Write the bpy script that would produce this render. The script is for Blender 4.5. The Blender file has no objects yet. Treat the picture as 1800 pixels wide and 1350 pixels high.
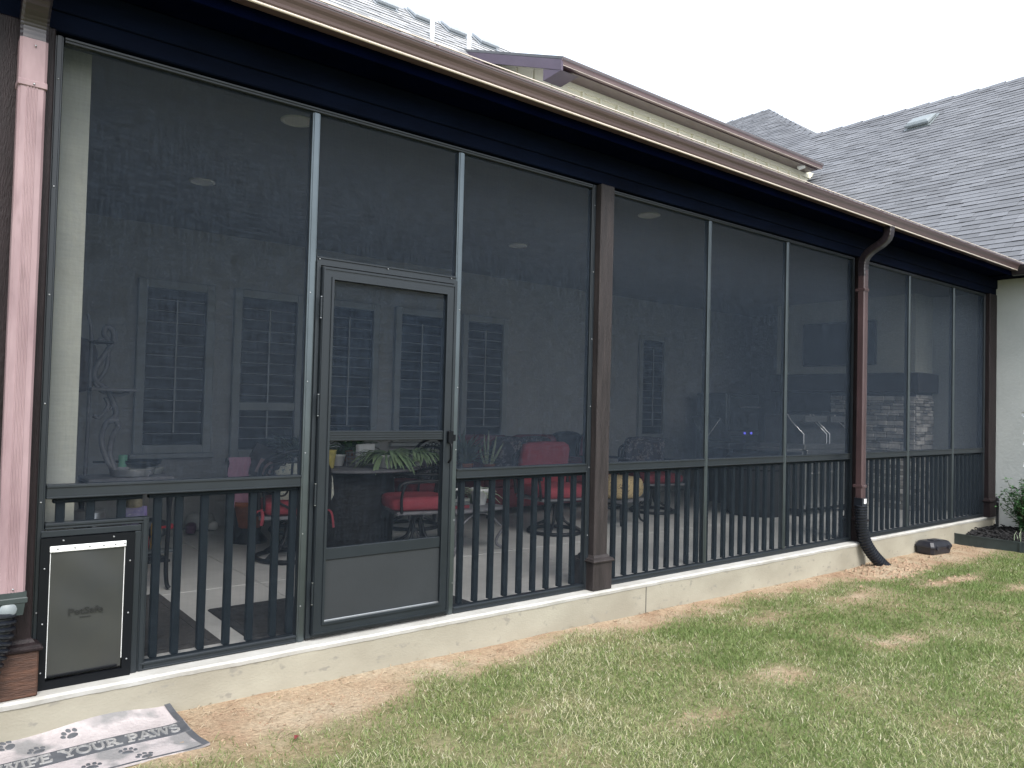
import bpy, math, random
import numpy as np
from mathutils import Vector, Matrix, noise as mnoise
random.seed(7); rng = np.random.default_rng(7)
SC = bpy.context.scene
COL = SC.collection
PI = math.pi
rad = math.radians

# ------------------------------------------------------------------ camera
YAW, PITCH, ROLL, CZ = rad(38.854), rad(1.515), rad(1.441), 1.351
fw = Vector((math.sin(YAW)*math.cos(PITCH), math.cos(YAW)*math.cos(PITCH), math.sin(PITCH)))
rt = Vector((math.cos(YAW), -math.sin(YAW), 0)); up = rt.cross(fw)
r2 = math.cos(ROLL)*rt + math.sin(ROLL)*up; u2 = -math.sin(ROLL)*rt + math.cos(ROLL)*up
cam_d = bpy.data.cameras.new('camera'); cam = bpy.data.objects.new('camera', cam_d); COL.objects.link(cam)
cam_d.sensor_width = 36; cam_d.lens = 1352/1800*36; cam_d.clip_start = .05; cam_d.clip_end = 600
M = Matrix((r2, u2, -fw)).transposed().to_4x4(); M.translation = Vector((0, -4.1, CZ))
cam.matrix_world = M
SC.camera = cam

# ------------------------------------------------------------------ sky, sun, exposure (bright overcast)
SUN_EL, SUN_AZ = rad(50), rad(196)          # azimuth measured from +y towards +x
w = bpy.data.worlds.new('World'); SC.world = w; w.use_nodes = True
nt = w.node_tree; nt.nodes.clear()
sky = nt.nodes.new('ShaderNodeTexSky'); sky.sky_type = 'NISHITA'; sky.sun_disc = False
sky.sun_elevation = SUN_EL; sky.sun_rotation = SUN_AZ
sky.air_density = 1.2; sky.dust_density = 5.0; sky.ozone_density = 1.0
hs = nt.nodes.new('ShaderNodeHueSaturation'); hs.inputs['Saturation'].default_value = .6; hs.inputs['Value'].default_value = 1.0
mx = nt.nodes.new('ShaderNodeMix'); mx.data_type = 'RGBA'; mx.inputs[0].default_value = .55
mx.inputs[7].default_value = (7.9, 8.7, 9.8, 1)       # an even cloud deck
bg = nt.nodes.new('ShaderNodeBackground'); bg.inputs[1].default_value = .13
out = nt.nodes.new('ShaderNodeOutputWorld')
nt.links.new(sky.outputs[0], hs.inputs['Color']); nt.links.new(hs.outputs[0], mx.inputs[6])
nt.links.new(mx.outputs[2], bg.inputs[0]); nt.links.new(bg.outputs[0], out.inputs[0])
sl = bpy.data.lights.new('sun', 'SUN'); sl.energy = 1.5; sl.angle = rad(22); sl.color = (1, .97, .93)
so = bpy.data.objects.new('sun', sl); COL.objects.link(so)
sd = Vector((math.sin(SUN_AZ)*math.cos(SUN_EL), math.cos(SUN_AZ)*math.cos(SUN_EL), math.sin(SUN_EL)))
so.rotation_euler = sd.to_track_quat('Z', 'Y').to_euler()
SC.view_settings.view_transform = 'Standard'; SC.view_settings.look = 'None'
SC.view_settings.exposure = 1.15; SC.view_settings.gamma = 1; SC.view_settings.use_curve_mapping = False
SC.render.engine = 'CYCLES'
SC.cycles.transparent_max_bounces = 24; SC.cycles.max_bounces = 8; SC.cycles.diffuse_bounces = 4
SC.cycles.use_denoising = True
try: SC.cycles.denoiser = 'OPENIMAGEDENOISE'
except Exception: pass

# ------------------------------------------------------------------ materials
def lk(t, a, b): t.links.new(a, b)
def mat(name, col, rough=.6, metal=0., var=.0, vs=6., stretch=(1, 1, 1), bump=0., bs=40., col2=None, spec=.5, coat=0.,
        rand=0., rvar=0., trans=0., speck=None, attr=None):
    """principled + noise: col varies towards col2 (or darker/lighter), bump, per-object random value"""
    m = bpy.data.materials.new(name); m.use_nodes = True; t = m.node_tree
    b = t.nodes['Principled BSDF']
    b.inputs['Roughness'].default_value = rough; b.inputs['Metallic'].default_value = metal
    b.inputs['Specular IOR Level'].default_value = spec; b.inputs['Coat Weight'].default_value = coat
    b.inputs['Base Color'].default_value = (*col, 1)
    tc = t.nodes.new('ShaderNodeTexCoord'); mp = t.nodes.new('ShaderNodeMapping'); mp.inputs['Scale'].default_value = stretch
    lk(t, tc.outputs['Object'], mp.inputs[0])
    src = None
    if var or col2:
        n = t.nodes.new('ShaderNodeTexNoise'); n.inputs['Scale'].default_value = vs; n.inputs['Detail'].default_value = 6
        n.inputs['Roughness'].default_value = .62
        lk(t, mp.outputs[0], n.inputs[0])
        rp = t.nodes.new('ShaderNodeValToRGB'); rp.color_ramp.elements[0].position = .33; rp.color_ramp.elements[1].position = .68
        c2 = col2 if col2 else tuple(min(1, c*(1+var)) for c in col)
        c1 = col if col2 else tuple(c*(1-var) for c in col)
        rp.color_ramp.elements[0].color = (*c1, 1); rp.color_ramp.elements[1].color = (*c2, 1)
        lk(t, n.outputs['Fac'], rp.inputs[0]); src = rp.outputs[0]
        if rvar:
            mr = t.nodes.new('ShaderNodeMapRange'); mr.inputs[3].default_value = max(0, rough-rvar); mr.inputs[4].default_value = min(1, rough+rvar)
            lk(t, n.outputs['Fac'], mr.inputs[0]); lk(t, mr.outputs[0], b.inputs['Roughness'])
    if speck:
        sc_, thr, sc_col = speck
        n3 = t.nodes.new('ShaderNodeTexNoise'); n3.inputs['Scale'].default_value = sc_; n3.inputs['Detail'].default_value = 3
        lk(t, mp.outputs[0], n3.inputs[0])
        r3 = t.nodes.new('ShaderNodeValToRGB'); r3.color_ramp.elements[0].position = thr; r3.color_ramp.elements[1].position = min(1, thr+.08)
        r3.color_ramp.elements[0].color = (0, 0, 0, 1); r3.color_ramp.elements[1].color = (1, 1, 1, 1)
        lk(t, n3.outputs['Fac'], r3.inputs[0])
        m3 = t.nodes.new('ShaderNodeMix'); m3.data_type = 'RGBA'; m3.inputs[7].default_value = (*sc_col, 1)
        lk(t, r3.outputs[0], m3.inputs[0])
        if src: lk(t, src, m3.inputs[6])
        else: m3.inputs[6].default_value = (*col, 1)
        src = m3.outputs[2]
    if rand or attr:
        hv = t.nodes.new('ShaderNodeHueSaturation')
        if src: lk(t, src, hv.inputs['Color'])
        else: hv.inputs['Color'].default_value = (*col, 1)
        mr = t.nodes.new('ShaderNodeMapRange'); mr.inputs[3].default_value = 1-(rand or .3); mr.inputs[4].default_value = 1+(rand or .3)
        if attr:
            at = t.nodes.new('ShaderNodeAttribute'); at.attribute_name = attr; lk(t, at.outputs['Fac'], mr.inputs[0])
        else:
            oi = t.nodes.new('ShaderNodeObjectInfo'); lk(t, oi.outputs['Random'], mr.inputs[0])
        lk(t, mr.outputs[0], hv.inputs['Value']); src = hv.outputs[0]
    if src: lk(t, src, b.inputs['Base Color'])
    if bump:
        n2 = t.nodes.new('ShaderNodeTexNoise'); n2.inputs['Scale'].default_value = bs; n2.inputs['Detail'].default_value = 5
        lk(t, mp.outputs[0], n2.inputs[0])
        bp = t.nodes.new('ShaderNodeBump'); bp.inputs['Strength'].default_value = bump; bp.inputs['Distance'].default_value = .01
        lk(t, n2.outputs['Fac'], bp.inputs['Height']); lk(t, bp.outputs[0], b.inputs['Normal'])
    if trans:
        b.inputs['Transmission Weight'].default_value = trans
    return m

def screen_mat(name, base_t, thread):
    """woven solar screen: open holes + dark threads; holes close up at a slant, as a real weave does"""
    m = bpy.data.materials.new(name); m.use_nodes = True; t = m.node_tree; t.nodes.clear()
    o = t.nodes.new('ShaderNodeOutputMaterial'); mixs = t.nodes.new('ShaderNodeMixShader')
    tr = t.nodes.new('ShaderNodeBsdfTransparent'); df = t.nodes.new('ShaderNodeBsdfPrincipled')
    df.inputs['Roughness'].default_value = .8; df.inputs['Specular IOR Level'].default_value = .04
    g = t.nodes.new('ShaderNodeNewGeometry'); d = t.nodes.new('ShaderNodeVectorMath'); d.operation = 'DOT_PRODUCT'
    lk(t, g.outputs['Normal'], d.inputs[0]); lk(t, g.outputs['Incoming'], d.inputs[1])
    ab = t.nodes.new('ShaderNodeMath'); ab.operation = 'ABSOLUTE'; lk(t, d.outputs['Value'], ab.inputs[0])
    mxm = t.nodes.new('ShaderNodeMath'); mxm.operation = 'MAXIMUM'; mxm.inputs[1].default_value = .12; lk(t, ab.outputs[0], mxm.inputs[0])
    inv = t.nodes.new('ShaderNodeMath'); inv.operation = 'DIVIDE'; inv.inputs[0].default_value = 1; lk(t, mxm.outputs[0], inv.inputs[1])
    pw = t.nodes.new('ShaderNodeMath'); pw.operation = 'POWER'; sq = t.nodes.new('ShaderNodeMath'); sq.operation = 'POWER'; sq.inputs[1].default_value = .7; lk(t, inv.outputs[0], sq.inputs[0]); lk(t, sq.outputs[0], pw.inputs[1])
    tc = t.nodes.new('ShaderNodeTexCoord')
    def nz(scale, st, det):
        mp = t.nodes.new('ShaderNodeMapping'); mp.inputs['Scale'].default_value = st; lk(t, tc.outputs['Object'], mp.inputs[0])
        n = t.nodes.new('ShaderNodeTexNoise'); n.inputs['Scale'].default_value = scale; n.inputs['Detail'].default_value = det
        lk(t, mp.outputs[0], n.inputs[0]); return n.outputs['Fac']
    a1 = nz(30, (.30, 1, 3.0), 2)      # weft slubs
    a2 = nz(30, (2.6, 1, .25), 2)      # warp streaks
    a3 = nz(.7, (1, 1, .6), 2)     # slack and dust
    s1 = t.nodes.new('ShaderNodeMath'); s1.operation = 'ADD'; lk(t, a1, s1.inputs[0]); lk(t, a2, s1.inputs[1])
    s0 = t.nodes.new('ShaderNodeMath'); s0.operation = 'MULTIPLY_ADD'; lk(t, a3, s0.inputs[0]); s0.inputs[1].default_value = .35; s0.inputs[2].default_value = .325
    s2 = t.nodes.new('ShaderNodeMath'); s2.operation = 'ADD'; lk(t, s1.outputs[0], s2.inputs[0]); lk(t, s0.outputs[0], s2.inputs[1])
    mr = t.nodes.new('ShaderNodeMapRange'); mr.inputs[1].default_value = 1.2; mr.inputs[2].default_value = 1.8
    mr.inputs[3].default_value = base_t-.035; mr.inputs[4].default_value = base_t+.035
    lk(t, s2.outputs[0], mr.inputs[0]); lk(t, mr.outputs[0], pw.inputs[0])
    mc = t.nodes.new('ShaderNodeMapRange'); mc.inputs[1].default_value = 1.2; mc.inputs[2].default_value = 1.8
    mc.inputs[3].default_value = 1.3; mc.inputs[4].default_value = .72; lk(t, s2.outputs[0], mc.inputs[0])
    hv = t.nodes.new('ShaderNodeHueSaturation'); hv.inputs['Color'].default_value = (*thread, 1); lk(t, mc.outputs[0], hv.inputs['Value'])
    lk(t, hv.outputs[0], df.inputs['Base Color'])
    lk(t, pw.outputs[0], mixs.inputs[0]); lk(t, df.outputs[0], mixs.inputs[1]); lk(t, tr.outputs[0], mixs.inputs[2])
    lk(t, mixs.outputs[0], o.inputs[0]); return m

ALU = mat('bronze_aluminium', (.0135, .018, .0225), .36, .0, var=.12, vs=3, spec=.45, coat=.0, rvar=.08)
ALU_M = mat('anodised_mullion', (.115, .135, .145), .32, .85, var=.12, vs=3)
ALU_D = mat('picket_paint', (.0075, .012, .016), .5, spec=.15, var=.12, vs=4)
SCREEN = screen_mat('solar_screen', .56, (.027, .036, .050))
SCREEN_L = screen_mat('insect_screen', .76, (.022, .029, .038))
SCREEN_D = screen_mat('door_screen', .58, (.025, .035, .051))
KICK = mat('kick_panel', (.019, .0225, .026), .55, var=.12, vs=2.5, bump=.05, bs=60)
BLACK_PL = mat('black_plastic', (.004, .005, .007), .4, spec=.2)
STEEL_SCREW = mat('screw_metal', (.35, .36, .37), .35, .9)
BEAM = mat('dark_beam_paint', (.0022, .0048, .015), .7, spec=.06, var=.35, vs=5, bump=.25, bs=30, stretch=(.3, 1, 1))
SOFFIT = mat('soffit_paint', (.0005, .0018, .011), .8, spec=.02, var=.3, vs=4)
POST = mat('post_stain', (.020, .017, .0175), .5, var=.38, vs=5, stretch=(5, 5, .5), bump=.55, bs=55, spec=.3, col2=(.040, .033, .033), rvar=.12)
POST_D = mat('post_stain_dark', (.015, .010, .011), .5, spec=.25, var=.4, vs=6, stretch=(4, 4, .6), bump=.4, bs=50)
PED_BR = mat('bare_brown_pedestal', (.030, .013, .008), .6, stretch=(1, 1, 7), vs=7, col2=(.10, .045, .026), bump=.5, bs=30, speck=(14, .68, (.02, .012, .01)))
DS_PINK = mat('glare_pink_downspout', (.205, .135, .145), .55, vs=5.5, stretch=(1.4, 1.4, .30), col2=(.325, .23, .24), speck=(8, .62, (.20, .135, .142)), spec=.4, bump=.05, bs=20)  # pink stands in for glare on the brown paint; streaks are dirt
DS_BR = mat('brown_downspout', (.062, .036, .037), .38, var=.18, vs=3, spec=.6, coat=.2)
DS_DK = mat('dark_elbow', (.016, .011, .014), .4, var=.2, vs=5, spec=.6, coat=.3)  # shade of the elbow undersides put into the colour; wing gutter shares it
GUT = mat('brown_gutter', (.095, .062, .064), .34, vs=1.4, stretch=(.5, 2, 2), col2=(.125, .085, .087), spec=.6, coat=.3)
GUT_U = mat('upper_gutter_glare', (.21, .15, .15), .4, var=.1, vs=2)  # lighter copy of the gutter brown, holding the glare up there
GUT_GLINT = mat('gutter_lip_glint', (.62, .54, .47), .3, var=.1, vs=2, spec=.6, coat=.3)  # highlight along the gutter edges, painted as cream
RAKE = mat('purple_brown_trim', (.085, .064, .095), .5, var=.12, vs=3)
CREAM = mat('cream_siding', (.76, .73, .59), .7, var=.04, vs=.8)
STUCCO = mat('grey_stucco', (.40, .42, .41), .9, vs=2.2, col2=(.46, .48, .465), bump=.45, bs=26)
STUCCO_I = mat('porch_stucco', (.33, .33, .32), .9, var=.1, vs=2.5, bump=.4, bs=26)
STUCCO_C = mat('pale_stucco', (.56, .57, .50), .9, var=.08, vs=3, bump=.4, bs=22)
CONC = mat('slab_concrete', (.345, .325, .262), .85, vs=1.3, col2=(.255, .235, .185), bump=.18, bs=70, speck=(13, .63, (.23, .215, .18)), stretch=(1, 1, 1.5))
CONC_TOP = mat('slab_top', (.48, .475, .45), .8, vs=5, col2=(.36, .35, .32), bump=.25, bs=60)
FLOOR = mat('porch_floor', (.60, .60, .585), .5, vs=2, col2=(.50, .50, .485), bump=.08, bs=40)
CEIL = mat('porch_ceiling', (.20, .205, .21), .8, var=.1, vs=2)
SHING = mat('roof_shingle', (.118, .123, .136), .9, vs=1.1, col2=(.165, .171, .185), bump=.5, bs=180, rand=.20, attr='tone')
SHING_L = mat('flare_light_shingle', (.27, .275, .285), .9, vs=3, col2=(.36, .365, .37), bump=.4, bs=150, rand=.3, attr='tone')  # paler grey carries the flare over the main roof
VENT = mat('grey_roof_vent', (.19, .215, .225), .5, var=.1, vs=6)
VENT_L = mat('skylit_roof_vent', (.36, .39, .42), .45, var=.1, vs=6)  # lighter vent grey with the sky light put into its colour
PVC = mat('white_pipe', (.75, .76, .75), .5)
GLASS_D = mat('dark_window_glass', (.006, .008, .011), .3, spec=.25)
CASING = mat('window_casing', (.29, .31, .31), .6, var=.08, vs=4)
SLAT = mat('shutter_slat', (.40, .42, .43), .5)
IRON = mat('black_cast_iron', (.008, .009, .012), .42, spec=.35, var=.3, vs=12)
IRON_G = mat('grey_iron', (.16, .16, .175), .45, var=.25, vs=14)
RED = mat('red_cushion', (.235, .030, .045), .85, vs=7, col2=(.30, .048, .065), bump=.25, bs=60)
RED_D = mat('dark_red_cushion', (.16, .018, .028), .85, var=.3, vs=7, bump=.3, bs=40)
def pattern_mat(name, cols, scale, rough=.85):
    m = bpy.data.materials.new(name); m.use_nodes = True; t = m.node_tree; b = t.nodes['Principled BSDF']
    b.inputs['Roughness'].default_value = rough
    tc = t.nodes.new('ShaderNodeTexCoord'); v = t.nodes.new('ShaderNodeTexVoronoi'); v.inputs['Scale'].default_value = scale
    n = t.nodes.new('ShaderNodeTexNoise'); n.inputs['Scale'].default_value = scale*.8
    ad = t.nodes.new('ShaderNodeMix'); ad.data_type = 'RGBA'; ad.inputs[0].default_value = .25
    lk(t, tc.outputs['Object'], n.inputs[0]); lk(t, tc.outputs['Object'], ad.inputs[6]); lk(t, n.outputs['Color'], ad.inputs[7])
    lk(t, ad.outputs[2], v.inputs['Vector'])
    rp = t.nodes.new('ShaderNodeValToRGB'); rp.color_ramp.interpolation = 'CONSTANT'
    sp = t.nodes.new('ShaderNodeSeparateColor'); lk(t, v.outputs['Color'], sp.inputs[0]); lk(t, sp.outputs[0], rp.inputs[0])
    el = rp.color_ramp.elements
    for i, c in enumerate(cols):
        e = el[i] if i < 2 else el.new(0)
        e.position = i/len(cols); e.color = (*c, 1)
    lk(t, rp.outputs[0], b.inputs['Base Color']); return m
FLORAL = pattern_mat('bright_floral', [(.62, .62, .52), (.10, .30, .26), (.62, .62, .55), (.45, .10, .09), (.55, .58, .48), (.12, .2, .28), (.6, .42, .2)], 42)
FLORAL_D = pattern_mat('dark_floral', [(.03, .025, .035), (.13, .12, .13), (.05, .03, .04), (.22, .2, .2), (.09, .02, .03)], 26)
LEOP = pattern_mat('spotted_fabric', [(.55, .42, .22), (.60, .47, .27), (.07, .045, .03), (.5, .36, .18), (.05, .035, .03), (.58, .45, .25)], 42)
PINK = mat('pink_cloth', (.50, .26, .37), .9, vs=6, col2=(.56, .33, .43), bump=.3, bs=20)
PURPLE = mat('purple_bag', (.30, .24, .52), .4, vs=16, col2=(.50, .46, .66), speck=(30, .62, (.7, .68, .75)))
TERRA = mat('terracotta', (.30, .10, .045), .8, var=.25, vs=5)
POT_W = mat('white_glaze', (.72, .73, .72), .3)
POT_Y = mat('yellow_pot', (.62, .52, .16), .5, var=.2, vs=20)
TOY_Y = mat('yellow_toy', (.75, .42, .03), .5); TOY_R = mat('red_toy', (.55, .04, .06), .5); TOY_B = mat('blue_toy', (.1, .35, .5), .5)
STEEL = mat('stainless_steel', (.50, .51, .52), .28, .85, var=.1, vs=3, stretch=(1, 1, 8))
STEEL_B = mat('bright_steel', (.80, .81, .82), .2, .6)
GLASSY = mat('clear_glass', (.55, .58, .56), .1, spec=.8, var=.2, vs=9)
STONE = mat('ledge_stone', (.38, .365, .35), .9, vs=9, col2=(.60, .58, .55), bump=.8, bs=40, rand=.55)
MORTAR = mat('dark_joint', (.035, .035, .036), .95)
WOOD_D = mat('dark_mantel', (.030, .024, .026), .5, var=.3, vs=4, stretch=(1, .3, 4))
RUB = mat('dark_rubber_mat', (.020, .020, .022), .85, vs=30, col2=(.045, .045, .047), bump=.6, bs=180)
RUB_B = mat('brown_grey_mat', (.040, .037, .036), .9, vs=40, col2=(.07, .065, .062), bump=.6, bs=180)
PAW_D = mat('dark_moulded_rubber', (.050, .054, .064), .6, vs=14, col2=(.085, .09, .10), bump=.2, bs=60)
PAW_W = mat('dusty_rubber', (.33, .295, .295), .9, vs=9, col2=(.44, .40, .40), bump=.6, bs=70, speck=(4.0, .55, (.20, .195, .195)))
PAW_L = mat('letter_rubber', (.16, .165, .17), .45, vs=20, col2=(.30, .29, .28), bump=.15, bs=60)
CORR = mat('corrugated_black', (.009, .011, .016), .36, spec=.5, var=.3, vs=8)
BOXM = mat('black_box_plastic', (.014, .015, .022), .4, var=.3, vs=10, spec=.5)
EDGING = mat('green_grey_edging', (.028, .040, .040), .5, var=.25, vs=6)
MULCH = mat('black_mulch', (.006, .006, .007), .95, vs=20, col2=(.02, .019, .02), bump=1, bs=40)
LEAF = mat('shrub_leaf', (.035, .095, .035), .45, vs=5, col2=(.075, .165, .06), spec=.35)
LEAF_C = mat('cactus_leaf', (.16, .26, .13), .55, vs=9, col2=(.28, .37, .20))
LEAF_P = mat('pale_leaf', (.28, .36, .22), .55, vs=9, col2=(.42, .46, .33))
LEAF_G = mat('grey_green_leaf', (.10, .15, .12), .6, vs=9, col2=(.18, .22, .17))
STEM = mat('brown_stem', (.07, .05, .03), .8, var=.3, vs=20)
PETAL = mat('white_petal', (.82, .83, .84), .6)
GALV = mat('galvanised_pipe', (.16, .17, .18), .4, .6, var=.2, vs=12)
FLAP = mat('tinted_flap', (.042, .043, .039), .3, vs=1.4, col2=(.024, .027, .030), spec=.6, rvar=.1)
FLAP_IN = mat('flap_inner', (.042, .044, .040), .34, vs=1.4, col2=(.027, .030, .033), spec=.6)
LOGO = mat('logo_relief', (.014, .015, .015), .4)
WHITE_STRIP = mat('white_strip', (.80, .81, .80), .35)
LED = bpy.data.materials.new('blue_led'); LED.use_nodes = True
LED.node_tree.nodes['Principled BSDF'].inputs['Emission Color'].default_value = (.12, .12, 1, 1)
LED.node_tree.nodes['Principled BSDF'].inputs['Emission Strength'].default_value = .7
LAMP = mat('lamp_diffuser', (.80, .80, .78), .5)

# ------------------------------------------------------------------ mesh builder
class MB:
    def __init__(s): s.v = []; s.f = []; s.sm = []
    def add(s, vs, fs, smooth=False):
        o = len(s.v); s.v += [tuple(p) for p in vs]; s.f += [tuple(i+o for i in f) for f in fs]; s.sm += [smooth]*len(fs); return s
    def box(s, x0, x1, y0, y1, z0, z1, c=0.):
        if c <= 0:
            v = [(x, y, z) for z in (z0, z1) for y in (y0, y1) for x in (x0, x1)]
            return s.add(v, [(0, 2, 3, 1), (4, 5, 7, 6), (0, 1, 5, 4), (2, 6, 7, 3), (0, 4, 6, 2), (1, 3, 7, 5)])
        c = min(c, .45*min(x1-x0, y1-y0, z1-z0))
        cx, cy, cz = (x0+x1)/2, (y0+y1)/2, (z0+z1)/2; hx, hy, hz = (x1-x0)/2, (y1-y0)/2, (z1-z0)/2
        v = []; ix = {}
        for sx in (-1, 1):
            for sy in (-1, 1):
                for sz in (-1, 1):
                    for a in range(3):
                        d = [hx-c, hy-c, hz-c]; d[a] = (hx, hy, hz)[a]
                        ix[sx, sy, sz, a] = len(v); v.append((cx+sx*d[0], cy+sy*d[1], cz+sz*d[2]))
        F = []
        def q(ids, n):
            P = [Vector(v[i]) for i in ids]
            if (P[1]-P[0]).cross(P[2]-P[0]).dot(Vector(n)) < 0: ids = ids[::-1]
            F.append(tuple(ids))
        for a in range(3):
            b, d = [k for k in range(3) if k != a]
            for sg in (-1, 1):
                def S(p, r):
                    k = [0, 0, 0]; k[a] = sg; k[b] = p; k[d] = r; return tuple(k)
                n = [0, 0, 0]; n[a] = sg
                q([ix[(*S(p, r), a)] for p, r in ((-1, -1), (1, -1), (1, 1), (-1, 1))], n)
        for a in range(3):           # edges parallel to axis a
            b, d = [k for k in range(3) if k != a]
            for p in (-1, 1):
                for r in (-1, 1):
                    def S(t):
                        k = [0, 0, 0]; k[a] = t; k[b] = p; k[d] = r; return tuple(k)
                    n = [0, 0, 0]; n[b] = p; n[d] = r
                    q([ix[(*S(-1), b)], ix[(*S(1), b)], ix[(*S(1), d)], ix[(*S(-1), d)]], n)
        for sx in (-1, 1):
            for sy in (-1, 1):
                for sz in (-1, 1):
                    q([ix[sx, sy, sz, 0], ix[sx, sy, sz, 1], ix[sx, sy, sz, 2]], (sx, sy, sz))
        return s.add(v, F)
    def rings(s, rs, cap=True, smooth=True, closed=True):
        n = len(rs[0]); v = [p for r in rs for p in r]; F = []
        for i in range(len(rs)-1):
            for j in range(n if closed else n-1):
                k = (j+1) % n; F.append((i*n+j, i*n+k, (i+1)*n+k, (i+1)*n+j))
        s.add(v, F, smooth)
        if cap and closed:
            s.add(rs[0], [tuple(range(n))[::-1]]); s.add(rs[-1], [tuple(range(n))])
        return s
    def tube(s, pts, r, n=8, cap=True, flat=1.0, smooth=True):
        P = [Vector(p) for p in pts]; R = r if isinstance(r, (list, tuple)) else [r]*len(P); rs = []
        prev = None
        for i, p in enumerate(P):
            t = (P[min(i+1, len(P)-1)]-P[max(i-1, 0)]).normalized()
            if prev is None:
                ref = Vector((0, 0, 1)) if abs(t.z) < .9 else Vector((0, 1, 0))
                a = t.cross(ref).normalized()
            else:
                a = (prev - t*prev.dot(t)).normalized()
            prev = a; b = t.cross(a)
            rs.append([p+a*R[i]*math.cos(2*PI*j/n)+b*R[i]*flat*math.sin(2*PI*j/n) for j in range(n)])
        return s.rings(rs, cap, smooth)
    def lathe(s, prof, c=(0, 0, 0), n=20, smooth=True):
        rs = [[(c[0]+r*math.cos(2*PI*j/n), c[1]+r*math.sin(2*PI*j/n), c[2]+z) for j in range(n)] for r, z in prof]
        return s.rings(rs, True, smooth)
    def prism(s, poly, a0, a1, axis):
        """poly in the two other axes (in xyz order), extruded along axis"""
        def P(p, t):
            k = list(p); k.insert(axis, t); return tuple(k)
        n = len(poly); v = [P(p, a0) for p in poly]+[P(p, a1) for p in poly]
        F = [tuple(range(n))[::-1], tuple(range(n, 2*n))]+[(i, (i+1) % n, n+(i+1) % n, n+i) for i in range(n)]
        return s.add(v, F)
    def cushion(s, c, h, e=.35, n=16, m=10, M=None, lump=.0, seed=0):
        """superellipsoid pillow; h = half sizes"""
        rs = []
        def sp(x, p): return math.copysign(abs(x)**p, x)
        for i in range(m+1):
            ph = -PI/2+PI*i/m; ring = []
            ph = max(-PI/2+.02, min(PI/2-.02, ph))
            for j in range(n):
                th = 2*PI*j/n
                p = Vector((h[0]*sp(math.cos(ph), e)*sp(math.cos(th), e), h[1]*sp(math.cos(ph), e)*sp(math.sin(th), e), h[2]*sp(math.sin(ph), .6)))
                if lump: p *= 1+lump*mnoise.noise(Vector(p)*9+Vector((seed, 0, 0)))
                if M: p = M @ p
                ring.append(p+Vector(c))
            rs.append(ring)
        return s.rings(rs, True, True)
    def quad(s, a, b, c, d): return s.add([a, b, c, d], [(0, 1, 2, 3)])
    def mesh(s, name):
        me = bpy.data.meshes.new(name); me.from_pydata(s.v, [], s.f)
        me.polygons.foreach_set('use_smooth', s.sm); me.update(); return me
    def build(s, name, m, parent=None, loc=None, fix=True):
        me = s.mesh(name); me.materials.append(m)
        if fix:
            import bmesh
            b = bmesh.new(); b.from_mesh(me); bmesh.ops.recalc_face_normals(b, faces=b.faces); b.to_mesh(me); b.free()
        return link(name, me, parent, loc)
def link(name, me, parent=None, loc=None, rot=None):
    o = bpy.data.objects.new(name, me); COL.objects.link(o)
    if parent: o.parent = parent
    if loc: o.location = loc
    if rot: o.rotation_euler = rot
    return o
def tag(o, label=None, cat=None, group=None, kind=None):
    if label: o['label'] = label
    if cat: o['category'] = cat
    if group: o['group'] = group
    if kind: o['kind'] = kind
    return o
def thing(name, label, cat, loc=(0, 0, 0), rz=0, group=None):
    o = bpy.data.objects.new(name, None); COL.objects.link(o); o.location = loc; o.rotation_euler = (0, 0, rz)
    o.empty_display_size = .1
    return tag(o, label, cat, group)
def struct(o): o['kind'] = 'structure'; return o
def B(*a, c=0.): return MB().box(*a, c=c)
def bez(pts, n=24):
    """Catmull-Rom through pts"""
    P = [Vector(p) for p in pts]; P = [P[0]*2-P[1]]+P+[P[-1]*2-P[-2]]; o = []
    seg = len(P)-3; per = max(2, n//seg)
    for i in range(seg):
        a, b, c, d = P[i:i+4]
        for k in range(per):
            t = k/per
            o.append(.5*((2*b)+(c-a)*t+(2*a-5*b+4*c-d)*t*t+(3*b-a-3*c+d)*t**3))
    o.append(P[-2]); return o

# ------------------------------------------------------------------ ground
def gz(x, y):
    """height of the yard"""
    b = -.195-.062*np.clip((x-.4)/7.5, 0, 1)
    b = b-.02*np.clip((-y-.3)/2.5, 0, 1.5)
    b = b+.010*np.sin(x*2.1+y*1.3)*np.clip(-y, 0, 1)+.008*np.sin(x*5.3-y*3.7)*np.clip(-y*2, 0, 1)
    # small bank of loose soil at the drain pipe and along the trench
    b = b+.045*np.exp(-(((x-8.1)/.38)**2+((y+.33)/.22)**2))
    return b
def vnoise(x, y, s, seed):
    x = np.asarray(x)*s+seed*17.3; y = np.asarray(y)*s+seed*9.1
    xi = np.floor(x).astype(int); yi = np.floor(y).astype(int); fx = x-xi; fy = y-yi
    fx = fx*fx*(3-2*fx); fy = fy*fy*(3-2*fy)
    def h(a, b):
        v = np.sin(a*127.1+b*311.7+seed*74.7)*43758.5453; return v-np.floor(v)
    return (h(xi, yi)*(1-fx)+h(xi+1, yi)*fx)*(1-fy)+(h(xi, yi+1)*(1-fx)+h(xi+1, yi+1)*fx)*fy
def fbm(x, y, s, seed): return (vnoise(x, y, s, seed)+.5*vnoise(x, y, s*2.1, seed+1)+.25*vnoise(x, y, s*4.3, seed+2))/1.75
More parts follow.
